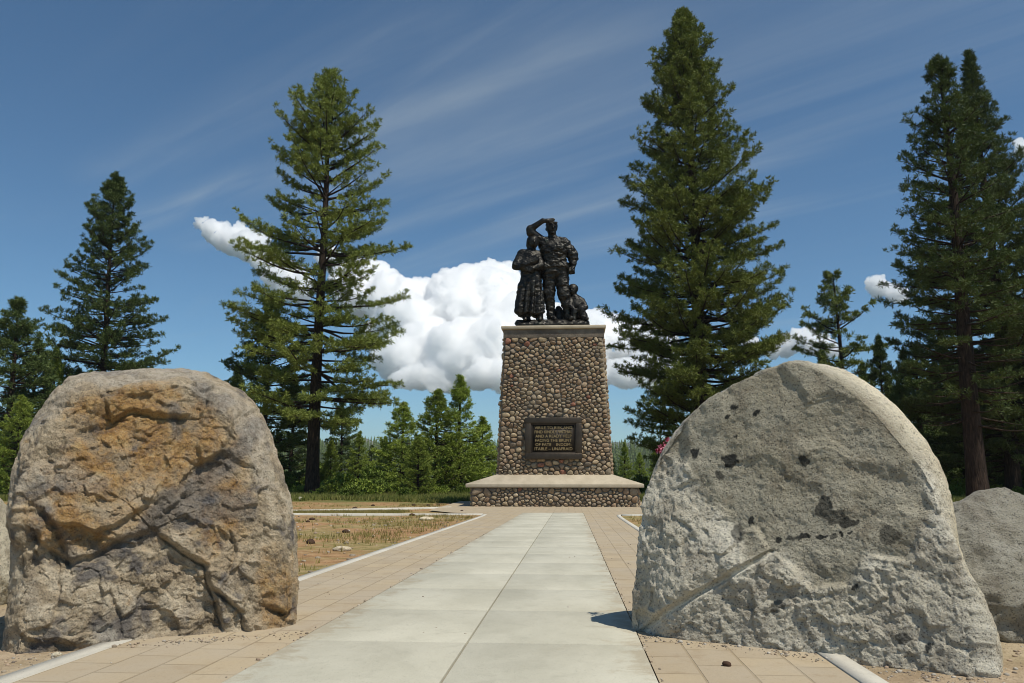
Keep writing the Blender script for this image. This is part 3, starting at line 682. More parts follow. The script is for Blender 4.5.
def masonry(name, w0, d0, w1, d1, za, zb, y0, y1, cnt, seed, gap, dep, parent):
    """tapering stone block; (w, d) bottom and top size, y0/y1 = centre offsets; local coordinates of the monument"""
    b4 = [np.array((sx_*w0/2, sy_*d0/2+y0, za)) for sx_, sy_ in ((-1, -1), (1, -1), (1, 1), (-1, 1))]
    t4 = [np.array((sx_*w1/2, sy_*d1/2+y1, zb)) for sx_, sy_ in ((-1, -1), (1, -1), (1, 1), (-1, 1))]
    fc = []
    for i in range(4):
        a, b_, c_, d_ = b4[i], b4[(i+1) % 4], t4[(i+1) % 4], t4[i]
        u = (b_-a)/np.linalg.norm(b_-a); m_ = (a+b_)/2; vv = (c_+d_)/2-m_; hgt = np.linalg.norm(vv); vv = vv/hgt; n_ = np.cross(u, vv)
        wA = np.linalg.norm(b_-a)/2; wB = np.linalg.norm(c_-d_)/2
        ct = int(cnt*(wA+wB)/(w0/2+w1/2)) if i != 2 else int(cnt*.5)
        fc.append((m_, u, vv, n_, [(-wA, 0), (wA, 0), (wB, hgt), (-wB, hgt)], ct))
    V, Q, T, C_ = stones(fc, seed, gap, dep)
    core = np.array(b4+t4); k = len(V)
    cq = k+np.array([(0, 1, 5, 4), (1, 2, 6, 5), (2, 3, 7, 6), (3, 0, 4, 7), (4, 5, 6, 7), (3, 2, 1, 0)])
    Qa = np.concatenate([Q, cq]); idx = np.concatenate([np.zeros(len(Q)), np.ones(6), np.zeros(len(T))])
    o = mesh_np(name, np.concatenate([V, core]), [Qa, T], [cobble, mortar], parent, True, idx, np.concatenate([C_, np.ones((8, 3))]))
    return o
def prism(name, rings, m, parent):
    """stack of rectangles (hx, hy, yc, z)"""
    V = []; 
    for hx, hy, yc, z in rings: V += [(-hx, yc-hy, z), (hx, yc-hy, z), (hx, yc+hy, z), (-hx, yc+hy, z)]
    Q = [(3, 2, 1, 0)]
    for r in range(len(rings)-1):
        for i in range(4): Q.append((r*4+i, r*4+(i+1) % 4, r*4+4+(i+1) % 4, r*4+4+i))
    k = len(rings)*4-4; Q.append((k, k+1, k+2, k+3))
    return mesh_np(name, V, np.array(Q), m, parent)
zl = lambda z: z-ZG
masonry('plinth', MW-.35, MD-.35, MW-.35, MD-.35, -.15, zl(zs)-.003, 0, 0, 190, 4, .012, .10, mon)
bevel(prism('plinth_cap', [(MW/2+.13, MD/2, 0, zl(zs)), (MW/2+.13, MD/2, 0, zl(zt)), (wb/2-.15, SD/2-.15, 0, zl(z0)+.02)], cap_mat, mon), .02)
masonry('pedestal', wb-.12, SD-.12, wt-.12, SD-2*BAT-.12, zl(z0)-.1, zl(z1), 0, 0, 680, 9, .012, .11, mon)
bw = wt/2+.05; bd = SD/2-BAT+.05
bevel(prism('stone_band', [(bw-.03, bd-.03, 0, zl(z1)-.05), (bw-.03, bd-.03, 0, zl(z2)-.003)], band_mat, mon), .03)
bevel(prism('cap', [(bw+.07, bd+.07, 0, zl(z2)), (bw+.09, bd+.09, 0, zl(z3)-.05), (bw+.07, bd+.07, 0, zl(z3))], cap_mat, mon), .02)
# plaque, lying along the battered front face
yb = YM+pf; slope_f = math.atan2(BAT, z1-z0)
pc = at_y(553.5, 438.5, YM+pf+.09); c_l = at_y(525.5, 438, pc[1]); c_r = at_y(582, 438, pc[1]); pw = (c_r-c_l)[0]; ph = (at_y(553, 418.3, pc[1])-at_y(553, 460, pc[1]))[2]
pq = empty('plaque', (0, 0, 0)); pq.parent = mon
pq.location = (pc[0]-mon.location.x, pc[1]-mon.location.y-.13, pc[2]-ZG); pq.rotation_euler = (-slope_f, 0, 0)
pq['label'] = 'dark bronze plaque in a stepped frame with raised golden lettering'
def frame_mesh(name, w, h, t, y0, y1, m, parent):
    bxs = [(-w/2, w/2, y0, y1, h/2-t, h/2), (-w/2, w/2, y0, y1, -h/2, -h/2+t), (-w/2, -w/2+t, y0, y1, -h/2+t, h/2-t), (w/2-t, w/2, y0, y1, -h/2+t, h/2-t)]
    V, Q = box_arrays(bxs); return mesh_np(name, V, Q, m, parent)
fr = .105*pw
bevel(frame_mesh('plaque_frame', pw, ph, fr, -.10, .14, plaque_m, pq), .02)
bevel(frame_mesh('frame_moulding', pw-2*fr, ph-2*fr, .07, -.055, .12, plaque_m, pq), .015)
V, Q = box_arrays([(-pw/2+fr+.06, pw/2-fr-.06, -.0, .1, -ph/2+fr+.06, ph/2-fr-.06)]); mesh_np('plaque_field', V, Q, field_m, pq)
def text_mesh(name, txt, width, size, loc, m, parent):
    cu = bpy.data.curves.new(name, 'FONT'); cu.body = txt; cu.size = size; cu.align_x = 'CENTER'; cu.align_y = 'CENTER'; cu.extrude = .012; cu.offset = .0
    ob = bpy.data.objects.new(name, cu); COL.objects.link(ob); bpy.context.view_layer.update()
    me = bpy.data.meshes.new_from_object(ob.evaluated_get(bpy.context.evaluated_depsgraph_get())); bpy.data.objects.remove(ob)
    co = np.array([v_.co[:] for v_ in me.vertices]); lo, hi = co.min(0), co.max(0); k = width/(hi[0]-lo[0])
    return me, k
lines = ['VIRILE TO RISK AND', 'FIND KINDLY WITHAL', 'AND A READY HELP', 'FACING THE BRUNT', 'OF FATE    INDOM-', 'ITABLE \u2013 UNAFRAID']
iw = pw-2*fr-.32; ih = ph-2*fr-.24; LV = []; LF = []
bmT = bmesh.new()
for i, t in enumerate(lines):
    me, k = text_mesh('lettering', t, iw*(.97 if i in (0, 1, 5) else .93), ih/6*.98, None, letter_m, None)
    co = np.array([v_.co[:] for v_ in me.vertices]); cx = (co[:, 0].max()+co[:, 0].min())/2
    for v_ in me.vertices:
        x_, y_, z_ = v_.co; v_.co = ((x_-cx)*k, -.012-z_, y_+ih*(.5-(i+.5)/6))
    bmT.from_mesh(me); bpy.data.meshes.remove(me)
bmesh.ops.recalc_face_normals(bmT, faces=bmT.faces[:])
me = bpy.data.meshes.new('lettering'); bmT.to_mesh(me); bmT.free(); me.materials.append(letter_m)
lo_ = bpy.data.objects.new('lettering', me); COL.objects.link(lo_); lo_.parent = pq

# ------------------------------------------------------------------ bronze statue
class SDF:
    """coordinates in picture units: x right, y down, w depth (negative towards the viewer)"""
    def __init__(s, lo, hi, h):
        s.h = h; s.lo = np.array(lo, float); n = np.ceil((np.array(hi)-s.lo)/h).astype(int)+1
        g = [s.lo[k]+np.arange(n[k])*h for k in range(3)]; s.X, s.Y, s.W = np.meshgrid(*g, indexing='ij'); s.X, s.Y, s.W = [q.astype(np.float32) for q in (s.X, s.Y, s.W)]
        s.D = np.full(s.X.shape, 1e3, np.float32)
    def add(s, d, k=8.0, sub=False):
        if sub: s.D = np.maximum(s.D, -d); return
        hh = np.clip(.5+.5*(s.D-d)/k, 0, 1); s.D = s.D*(1-hh)+d*hh-k*hh*(1-hh)
    def cone(s, a, b, ra, rb, k=8.0, fl=(1, 1), fold=None):
        a = np.array(a, float); b = np.array(b, float); ab = b-a; l2 = (ab**2).sum()
        t = np.clip(((s.X-a[0])*ab[0]+(s.Y-a[1])*ab[1]+(s.W-a[2])*ab[2])/l2, 0, 1)
        d = np.sqrt(((s.X-a[0]-t*ab[0])/fl[0])**2+(s.Y-a[1]-t*ab[1])**2+((s.W-a[2]-t*ab[2])/fl[1])**2)-(ra+(rb-ra)*t)
        if fold is not None: d = d+fold(t)
        s.add(d*min(fl[0], fl[1], 1), k)
    def ell(s, c, r, k=8.0, sub=False):
        q = np.sqrt(((s.X-c[0])/r[0])**2+((s.Y-c[1])/r[1])**2+((s.W-c[2])/r[2])**2); s.add((q-1)*min(r), k, sub)
    def mesh(s, name, noise, parent, sc, fold=0, seed=0):
        V, Q = surfnet(s.D, s.lo, s.h)
        P = np.stack([(V[:, 0]-330)*sc, V[:, 2]*sc, (600-V[:, 1])*sc*1.02], 1)
        for _ in range(2):
            A = np.zeros_like(P); cn = np.zeros(len(P))
            for c in range(4):
                for e in (1, 3): np.add.at(A, Q[:, c], P[Q[:, (c+e) % 4]]); np.add.at(cn, Q[:, c], 1)
            P = P*.5+.5*A/np.maximum(cn, 1)[:, None]
        N = vnormals(P, Q); U = V/505
        if np.mean((N*(P-P.mean(0))).sum(1)) < 0: Q = Q[:, ::-1]; N = -N
        amp = noise(V) if callable(noise) else np.full(len(V), noise)
        fz = fbm(U*np.array([1, 1.9, 1]), 14, 3, seed, .5, True)*.8+fbm(U, 34, 2, seed+5)*.4
        P = P+N*(amp*fz)[:, None]
        return mesh_np(name, P, Q, bronze, parent, True)
YS = YM+pf+BAT+1.15
zst = at_y(553, 325, YM+pf+BAT-.2)[2]
dep = np.dot(at_y(558, 323, YS)-CAM, FW); PXS = dep/F_PX/4.879
sp = at_y(490+330/4.879, 322.7, YS)
st = empty('bronze_statue', (sp[0], YS, sp[2])); st_dz = (sp[2]-zst)/PXS
tag(st, 'dark bronze statue of a pioneer man shading his eyes beside a woman and child', 'statue')
# man
m = SDF((170, 84, -95), (440, 606, 70), 2.3)
m.ell((303, 131, -8), (25, 33, 31), 4); m.ell((307, 150, -16), (19, 19, 20), 6)            # skull, jaw
m.ell((313, 141, -41), (4.5, 8, 7), 3); m.ell((311, 129, -36), (17, 4, 5), 3)              # nose, brow
m.ell((303, 137, -40), (4, 3.5, 4), 1, True); m.ell((321, 137, -39), (4, 3.5, 4), 1, True) # eye sockets
m.ell((311, 152, -37), (9, 2.5, 4), 3); m.ell((310, 163, -30), (10, 6, 8), 4); m.ell((329, 137, -4), (4, 9, 6), 3); m.ell((277, 137, -4), (4, 9, 6), 3)
m.ell((303, 115, 0), (29, 20, 33), 3); m.ell((322, 122, 2), (12, 18, 24), 4); m.cone((283, 111, -30), (330, 113, -30), 5, 5, 3)   # hat crown and brim
m.cone((305, 158, -2), (311, 190, 2), 19, 24, 8)
m.cone((262, 203, 2), (362, 208, 4), 27, 29, 12); m.ell((313, 245, -4), (66, 62, 45), 14); m.ell((313, 305, -4), (60, 46, 41), 14)
m.cone((270, 330, -4), (358, 330, -4), 32, 32, 6, (1, 1.15)); m.ell((316, 352, 0), (58, 34, 42), 8)
m.cone((258, 333, -6), (372, 331, -6), 8, 8, 3, (1, 5.0))                                  # belt roll
m.cone((258, 200, -2), (203, 160, -26), 26, 22, 8); m.cone((203, 158, -26), (199, 140, -32), 22, 17, 6); m.cone((197, 146, -32), (262, 106, -42), 18, 12, 5)   # raised arm
m.cone((262, 106, -42), (285, 107, -46), 11, 10, 4, (1, 1.0))
for k_, (dy, ln) in enumerate(((-4, 34), (1, 38), (6, 36), (10, 29))): m.cone((282, 103+dy*.6, -48-k_*1.2), (282+ln, 101+dy*.9, -46), 4.2, 3.2, 1.5)
m.cone((275, 113, -46), (292, 122, -44), 4.5, 3.5, 2)                                      # thumb
m.cone((370, 212, 2), (402, 262, 4), 27, 24, 8); m.cone((399, 252, 4), (409, 282, 0), 24, 22, 4); m.cone((407, 284, 0), (404, 332, -14), 17, 13, 4)
m.ell((402, 346, -18), (14, 17, 14), 4)
for k_ in range(4): m.cone((393+k_*6, 350, -28), (394+k_*6, 362, -20), 4.2, 4, 1.5)
m.cone((392, 338, -24), (390, 354, -30), 4.8, 4, 2)
m.cone((290, 358, 2), (290, 465, -4), 37, 27, 8); m.cone((290, 465, -4), (298, 558, 6), 25, 18, 6); m.cone((298, 560, 6), (300, 582, 4), 20, 20, 5); m.cone((300, 586, 0), (318, 590, -46), 16, 12, 5)
m.cone((286, 458, -4), (290, 474, -4), 30, 28, 3)
m.cone((348, 358, 2), (362, 462, -14), 37, 27, 8); m.cone((362, 462, -14), (380, 556, -4), 25, 18, 6); m.cone((380, 558, -4), (383, 582, -6), 20, 20, 5); m.cone((383, 586, -8), (394, 590, -54), 16, 12, 5)
m.cone((360, 452, -13), (364, 474, -13), 31, 28, 3)
m.D = np.maximum(m.D, m.Y-600)
m.mesh('man_figure', lambda V: np.where(V[:, 1] < 180, .010, np.where(V[:, 1] < 345, .10, .075)), st, PXS, seed=3)
# woman with an infant in her arms
w = SDF((104, 170, -110), (284, 606, 60), 2.3)
w.ell((216, 208, -32), (22, 29, 25), 4); w.ell((219, 224, -38), (16, 15, 17), 5); w.ell((221, 216, -58), (4, 6, 6), 3)
w.ell((213, 213, -56), (4, 3, 4), 1, True); w.ell((229, 213, -55), (4, 3, 4), 1, True); w.ell((220, 226, -54), (7, 2.5, 4), 3)
w.ell((214, 199, -18), (34, 28, 33), 4); w.ell((198, 217, -8), (20, 26, 22), 6)
w.cone((210, 235, -22), (200, 262, -18), 15, 22, 8); w.cone((162, 268, -14), (238, 272, -10), 24, 22, 12); w.ell((196, 300, -20), (50, 56, 38), 12)
w.cone((158, 268, -16), (132, 325, -42), 25, 21, 8); w.cone((132, 328, -44), (182, 350, -76), 20, 13, 5); w.cone((236, 275, -14), (248, 330, -50), 22, 18, 8); w.cone((248, 332, -52), (212, 352, -80), 17, 12, 5)
for k_ in range(4): w.cone((184, 345+k_*5, -80), (204, 343+k_*5, -88), 4.2, 3.6, 1.5); w.cone((212, 349+k_*5, -82), (196, 354+k_*5, -88), 4.2, 3.6, 1.5)
w.cone((172, 330, -70), (226, 306, -72), 21, 19, 6); w.ell((231, 297, -74), (14, 15, 14), 3); w.ell((235, 299, -88), (3, 4, 4), 2)
an = np.arctan2(w.W+25, w.X-192)
sk = lambda t: -(3+6*t)*np.sin(an*11+t*3)*np.clip(t*2, 0, 1)
w.cone((202, 365, -22), (200, 548, -24), 50, 61, 10, (1, .9), sk); w.cone((160, 430, -40), (148, 545, -46), 22, 26, 12)
w.D = np.maximum(w.D, (w.Y-566-7*np.sin(w.X*.09)))
w.cone((182, 560, -30), (182, 588, -32), 18, 17, 3); w.cone((182, 590, -34), (176, 592, -66), 13, 10, 4); w.cone((243, 556, -26), (243, 588, -28), 17, 17, 3); w.cone((243, 590, -30), (248, 592, -62), 13, 10, 4)
w.D = np.maximum(w.D, w.Y-600)
w.mesh('woman_figure', lambda V: np.where(V[:, 1] < 240, .010, .060), st, PXS, seed=13)
# child crouching by the man's boot
c = SDF((366, 392, -80), (492, 606, 70), 2.0)
c.ell((404, 442, 4), (22, 26, 24), 4); c.ell((402, 453, -4), (15, 14, 16), 5); c.ell((399, 446, -20), (3.5, 5, 5), 3); c.ell((392, 442, -18), (3.5, 2.8, 3), 1, True); c.ell((407, 442, -18), (3.5, 2.8, 3), 1, True)
c.ell((407, 433, 10), (26, 24, 26), 4); c.cone((408, 462, 6), (414, 480, 10), 14, 20, 6); c.ell((421, 514, 12), (38, 52, 36), 10); c.ell((432, 570, 10), (44, 32, 40), 10)
c.cone((396, 490, 0), (390, 520, -22), 16, 13, 6); c.cone((390, 520, -22), (410, 545, -38), 12, 9, 4); c.cone((446, 494, 8), (464, 528, -14), 17, 14, 6); c.cone((464, 528, -16), (432, 548, -38), 13, 9, 4)
for k_ in range(4): c.cone((424, 544+k_*4, -42), (410, 546+k_*4, -46), 3.4, 3, 1.2)
c.cone((440, 570, 2), (448, 540, -34), 22, 18, 8); c.cone((448, 542, -36), (456, 588, -40), 17, 13, 5); c.cone((456, 590, -42), (472, 592, -60), 11, 9, 4); c.cone((415, 575, 2), (412, 560, -30), 20, 16, 8); c.cone((412, 560, -32), (410, 588, -38), 15, 12, 5)
c.D = np.maximum(c.D, c.Y-600)
c.mesh('child_figure', lambda V: np.where(V[:, 1] < 468, .008, .040), st, PXS, seed=23)
r_ = SDF((100, 500, -90), (502, 606+st_dz, 84), 3.0)
r_.cone((140, 606, -10), (470, 606, -5), 14, 14, 6, (1, 3.6)); r_.ell((335, 560, 30), (24, 46, 24), 12); r_.ell((325, 590, 25), (36, 16, 30), 12); r_.ell((250, 600, -5), (120, 8, 40), 10)
r_.cone((150, 604+st_dz*.5, -8), (462, 604+st_dz*.5, -4), st_dz*.5+4, st_dz*.5+4, 6, (1, max(1., 66/(st_dz*.5+4))))
r_.D = np.maximum(r_.D, r_.Y-(600+st_dz-1))
r_.mesh('statue_base', .05, st, PXS, seed=33)

# ------------------------------------------------------------------ trees
class TM:
    def __init__(s): s.V = []; s.Q = []; s.n = 0
    def tube(s, P, rad, sides):
        P = np.asarray(P, float); n = len(P); T = np.gradient(P, axis=0); T /= np.maximum(np.linalg.norm(T, axis=1, keepdims=True), 1e-9)
        ref = np.array((0, 0, 1.0)) if abs(T[0, 2]) < .8 else np.array((1.0, 0, 0))
        A = np.cross(T, ref); A /= np.maximum(np.linalg.norm(A, axis=1, keepdims=True), 1e-9); B = np.cross(T, A)
        a = np.arange(sides)/sides*2*np.pi
        V = P[:, None]+np.asarray(rad)[:, None, None]*(np.cos(a)[None, :, None]*A[:, None]+np.sin(a)[None, :, None]*B[:, None])
        I = s.n+np.arange(n*sides).reshape(n, sides); s.V.append(V.reshape(-1, 3))
        J = np.roll(I, -1, 1); s.Q.append(np.stack([I[:-1], J[:-1], J[1:], I[1:]], -1).reshape(-1, 4)); s.n += n*sides
def tufts(P, D, rg, blades, ln, wd, spread):
    """bundles of needle blades at P pointing along D"""
    n = len(P); P = np.repeat(P, blades, 0); D = np.repeat(D, blades, 0)
    d = D+rg.normal(0, spread, (n*blades, 3)); d /= np.linalg.norm(d, axis=1, keepdims=True)
    s_ = np.cross(d, rg.normal(size=(n*blades, 3))); s_ /= np.maximum(np.linalg.norm(s_, axis=1, keepdims=True), 1e-6)
    L = ln*rg.uniform(.6, 1.15, (n*blades, 1)); w_ = wd*rg.uniform(.7, 1.3, (n*blades, 1))
    b0 = P-D*ln*.25*rg.uniform(0, 1, (n*blades, 1))+rg.normal(0, ln*.08, (n*blades, 3))
    mid = b0+d*L*.55
    V = np.stack([b0, mid+s_*w_*.5, b0+d*L, mid-s_*w_*.5], 1).reshape(-1, 3)
    return V, np.arange(n*blades*4).reshape(-1, 4)
def pine(name, H, prof, seed, leaf, crown_from=.12, step=.5, per=5, blades=11, ln=.42, wd=.06, spread=.6, clump=1, gap=.85, trunk_r=.4, droop=.25, up=.35, twig=.5, dens=1.0, skip=.08, azf=None, lean=0, dead=0, spray=.42):
    """conifer: tapered trunk with limbs (one mesh) and a crown of needle bundles; prof = (height fraction, radius) list"""
    rg = np.random.default_rng(seed); t = TM(); root = empty(name, (0, 0, 0))
    zs_ = np.linspace(-.4, H*.985, 26); wob = .012*H*np.stack([np.sin(zs_/H*5+seed), np.cos(zs_/H*4+seed*2)], 1)*(zs_/H)[:, None]*.6
    axis = np.stack([wob[:, 0]+lean*zs_/H, wob[:, 1], zs_], 1)
    fl = trunk_r*((1-np.clip(zs_, 0, None)/H)**.8)+.02+trunk_r*.35*np.exp(-np.clip(zs_, 0, None)/.8); t.tube(axis, fl, 12)
    ax = lambda z: np.array([np.interp(z, zs_, axis[:, 0]), np.interp(z, zs_, axis[:, 1]), z])
    TP = []; TD = []
    hp, rp = zip(*prof); z = crown_from*H; az = rg.uniform(0, 6.28)
    while z < H*.985:
        f = z/H; Rm = np.interp(f, hp, rp)
        for k in range(max(3, int(per*(1 if f < .85 else .8)))):
            az += 2.4+rg.normal(0, .35)
            if rg.random() < skip: continue
            L = Rm*rg.choice([rg.uniform(.55, .85), rg.uniform(.85, 1.15)])*(azf(az % 6.2832, f) if azf else 1)
            if L < .15: L = .15
            e0 = np.interp(f, [0, .3, .6, .85, 1], [-droop, -droop*.5, .12, .5, 1.0])+rg.normal(0, .10)
            n = 7; u = np.linspace(0, 1, n); el = e0+up*u**1.6+.15*np.sin(u*6+rg.uniform(0, 6))*.6
            aa = az+rg.normal(0, .12)*u; stp = L/(n-1)
            dirs = np.stack([np.cos(el)*np.cos(aa), np.cos(el)*np.sin(aa), np.sin(el)], 1)
            P_ = np.vstack([[0, 0, 0], np.cumsum(dirs[:-1]*stp, 0)])+ax(z+rg.uniform(-.5, .5)*step)
            r0 = min(.02+.016*L, .6*np.interp(z, zs_, fl)); t.tube(P_, np.linspace(r0, .012, n), 5)
            if f < dead and rg.random() < .75: continue
            s0 = .25 if f > .75 else .42
            m_ = max(2, int(L*(1-s0)/spray*dens+.5))
            for q in range(m_+1):
                uu = s0+(1-s0)*(q+rg.uniform(-.3, .3))/max(m_, 1); uu = min(max(uu, .15), 1); i_ = uu*(n-1); i0 = min(int(i_), n-2)
                bp = P_[i0]+(P_[i0+1]-P_[i0])*(i_-i0); bd = dirs[i0]; side = np.cross(bd, (0, 0, 1.)); side /= max(np.linalg.norm(side), 1e-6)
                for sg in (-1, 1):
                    tl = min(twig*(.25+.9*(1-uu))*L*.55+.18*min(1, L), 2.0)*rg.uniform(.6, 1.15)
                    td = bd*.75+side*sg*rg.uniform(.5, 1.0)+np.array((0, 0, rg.uniform(-.15, .35))); td /= np.linalg.norm(td)
                    tip = bp+td*tl+np.array((0, 0, .10*tl))
                    if tl > .45: t.tube([bp, (bp+tip)/2+(0, 0, -.02), tip], [.016, .011, .006], 3)
                    k_ = max(1, int(tl/(ln*gap)+.5))
                    for g in range(k_):
                        w_ = (g+1)/k_; TP.append(bp+(tip-bp)*w_+rg.normal(0, .05, 3)); TD.append(td*.8+np.array((0, 0, .55)))
                if q == m_: TP.append(P_[-1]); TD.append(dirs[-1]+np.array((0, 0, .4)))
        z += step*rg.uniform(.7, 1.3)*(1 if f < .8 else .75)
    TP.append(ax(H*.99)); TD.append(np.array((0, 0, 1.))); TP = np.array(TP); TD = np.array(TD); TD /= np.linalg.norm(TD, axis=1, keepdims=True)
    if clump > 1: TP = np.repeat(TP, clump, 0)+rg.normal(0, ln*.22, (len(TP)*clump, 3))*(1, 1, .8); TD = np.repeat(TD, clump, 0)
    V, Q = tufts(TP, TD, rg, blades, ln, wd, spread)
    mesh_np('trunk', np.concatenate(t.V), np.concatenate(t.Q), bark, root, True)
    mesh_np('crown', V, Q, leaf, root)
    return root
def put(o, x, ybase, D, top=None, H0=None, rz=0):
    """stand a tree on the ground at distance D under picture column x; scale to reach the picture height top"""
    P = at_y(x, 480, D); z = float(terrain(np.array([P[0]]), np.array([float(D)]))[0]); o.location = (P[0], D, z-.1); o.rotation_euler.z = rz
    if top:
        k = (at_y(top[0], top[1], D)[2]-z)/H0; o.scale = (k, k, k)
    return o
def height_for(top, D, x):
    P = at_y(*top, D); return P[2]-float(terrain(np.array([P[0]]), np.array([float(D)]))[0])
def prof_px(D, top, base, pts): return sorted([((base-y)/(base-top), r*D/F_PX) for y, r in pts])

D = 59.6; H = height_for((325, 72), D, 311)
PR = prof_px(D, 72, 495, [(495, 74), (440, 80), (400, 90), (370, 94), (330, 84), (290, 80), (255, 84), (215, 70), (185, 62), (150, 60), (125, 46), (100, 26), (72, 4)])
o = put(pine('pine_tree', H, PR, 11, needle, .18, .90, 7, 20, .36, .052, 1.0, 2, 1.2, .50, .25, .45, .58, 1.0, .14, spray=.66), 312.5, 495, D)
tag(o, 'tall open pine with layered drooping limbs and blue gaps, behind the rusty boulder', 'tree', 'tall pines around the clearing')
D = 61.0; H = height_for((680, 12), D, 700)
PR = prof_px(D, 12, 495, [(495, 48), (440, 64), (400, 74), (360, 82), (320, 83), (290, 80), (250, 73), (210, 69), (170, 62), (130, 51), (90, 40), (60, 28), (35, 14), (12, 3)])
o = put(pine('pine_tree', H, PR, 25, needle, .05, .54, 8, 20, .36, .052, 1.0, 2, 1.15, .62, .10, .6, .52, 1.0, .05, spray=.68), 703, 495, D)
tag(o, 'tallest dense full crowned pine, between the monument and the split slab', 'tree', 'tall pines around the clearing')
D = 74.0; H = height_for((104, 178), D, 95)
PR = prof_px(D, 178, 490, [(490, 40), (420, 66), (370, 66), (340, 58), (300, 46), (260, 38), (225, 27), (200, 15), (178, 4)])
o = put(pine('pine_tree', H, PR, 38, needle_dark, .08, .62, 7, 18, .38, .060, 1.0, 2, 1.15, .4, .20, .5, .5, .9, .06, spray=.8), 94, 490, D)
tag(o, 'slender dark conical pine rising behind the rusty boulder', 'tree', 'tall pines around the clearing')
D = 46.0; H = height_for((937, 58), D, 975)
PR = prof_px(D, 58, 500, [(500, 30), (450, 38), (410, 50), (360, 58), (300, 62), (260, 62), (200, 50), (150, 40), (110, 30), (80, 16), (58, 3)])
o = put(pine('pine_tree', H, PR, 42, needle_dark, .18, .58, 6, 18, .30, .044, 1.0, 2, 1.1, .52, .25, .40, .55, .9, .16, dead=.36, spray=.6), 977, 500, D)
tag(o, 'dark pine with a thick bare lower trunk, nearest of the pair at the right', 'tree', 'tall pines around the clearing')
D = 56.0; H = height_for((977, 45), D, 1010)
PR = prof_px(D, 45, 495, [(495, 70), (400, 90), (330, 88), (270, 80), (220, 50), (180, 34), (140, 22), (100, 12), (70, 6), (45, 1)])
o = put(pine('fir_tree', H, PR, 57, needle_fir, .08, .48, 6, 13, .34, .05, .7, 2, .9, .45, .15, .5, .55, 1.0, .05, spray=.55), 1013, 495, D)
tag(o, 'tall finely pointed conifer standing behind the bare trunked pine', 'tree', 'tall pines around the clearing')

# background kinds, copied to their places
def kinds(n, *a, **k): return [pine(*a, seed=100+i, **k) for i in range(n)]
young = pine('young_pine', 8.0, [(0, 1.5), (.12, 2.3), (.3, 2.1), (.55, 1.55), (.8, .8), (1, .1)], 71, needle_young, .03, .36, 6, 11, .24, .045, .85, 2, 1.0, .14, -.10, .75, .55, 1.0, .06, spray=.42)
young2 = pine('young_pine', 9.0, [(0, 1.2), (.15, 2.0), (.35, 1.9), (.6, 1.25), (.85, .55), (1, .08)], 72, needle_young, .04, .38, 6, 11, .24, .045, .85, 2, 1.0, .15, -.05, .8, .55, 1.0, .10, spray=.44)
dense = pine('pine_tree', 14.0, [(0, 2.2), (.15, 3.2), (.4, 3.0), (.65, 2.2), (.85, 1.2), (1, .1)], 73, needle_dark, .04, .52, 6, 11, .32, .06, 1.0, 3, 1.2, .24, .12, .55, .5, .9, .08, spray=.62)
firk = pine('fir_tree', 16.0, [(0, 2.6), (.15, 2.9), (.4, 2.4), (.65, 1.6), (.85, .8), (1, .08)], 74, needle_dark, .04, .46, 6, 10, .32, .06, .8, 2, .9, .25, .2, .4, .55, 1.0, .06, spray=.5)
sparse = pine('pine_tree', 17.0, [(0, 1.2), (.3, 2.6), (.5, 3.4), (.72, 2.9), (.88, 1.6), (1, .2)], 75, needle, .14, .75, 5, 12, .34, .06, 1.0, 3, 1.2, .26, .15, .5, .55, .9, .2, spray=.7)
first = {}
def plant(proto, H0, x, D, top, label, group, rz=None):
    o = proto if proto.name not in first else copy_tree(proto); first[proto.name] = 1
    put(o, x, 0, D, top, H0, random.Random(x*7+D).uniform(0, 6.28) if rz is None else rz)
    q = random.Random(x*3+D*5); wide = 1.35 if group == GY else 1.0; o.scale.x *= wide*q.uniform(.85, 1.2); o.scale.y *= wide*q.uniform(.85, 1.2)
    for k in ('label', 'category', 'group'):
        if k in o: del o[k]
    return tag(o, label, 'tree', group)
GY, GB, GR, GL = 'young pines left of the monument', 'trees behind the open pine', 'dark trees behind the split slab', 'trees at the left edge'
plant(young2, 9, 459, 66, (459, 378), 'bright green young pine beside the monument, tallest of its cluster', GY)
plant(young, 8, 436, 63, (437, 389), 'young pine with a slim top in the middle of the cluster left of the monument', GY)
plant(young, 8, 418, 57, (422, 436), 'low bushy bright young pine standing at the front of its cluster', GY)
plant(young2, 9, 482, 70, (483, 418), 'young pine half hidden behind the plinth and shaft', GY)
plant(young, 8, 402, 72, (404, 402), 'darker young pine under the lowest right limb of the open pine', GY)
plant(young2, 9, 385, 80, (386, 437), 'small green tree in the gap right of the open pine', GY)
plant(young2, 9, 358, 78, (358, 432), 'small green tree just right of the open pine trunk', GB)
plant(dense, 14, 262, 66, (268, 298), 'dense dark pine half covering the open pine from behind', GB)
plant(dense, 14, 340, 88, (342, 400), 'dark pine showing through the limbs right of the open trunk', GB)
plant(firk, 16, 290, 84, (291, 372), 'dark conifer directly behind the open pine trunk', GB)
plant(firk, 16, 232, 80, (233, 362), 'dark conifer just showing above the right shoulder of the rusty boulder', GB)
plant(dense, 14, 371, 96, (372, 445), 'low dark pine behind the green saplings', GB)
plant(young, 8, 330, 68, (331, 440), 'bright sapling at the foot of the open pine', GB)
plant(dense, 14, 2, 62, (5, 300), 'dark bushy pine cut by the left edge of the picture', GL)
plant(young2, 9, 46, 70, (47, 350), 'narrow pine between the edge pine and the conical pine', GL)
plant(dense, 14, 26, 66, (27, 342), 'dark pine next to the pine cut by the left edge', GL)
plant(young, 8, 15, 54, (16, 395), 'low young pine touching the left shoulder of the rusty boulder', GL)
plant(firk, 16, 70, 90, (70, 372), 'far conifer mostly hidden by the rusty boulder', GL)
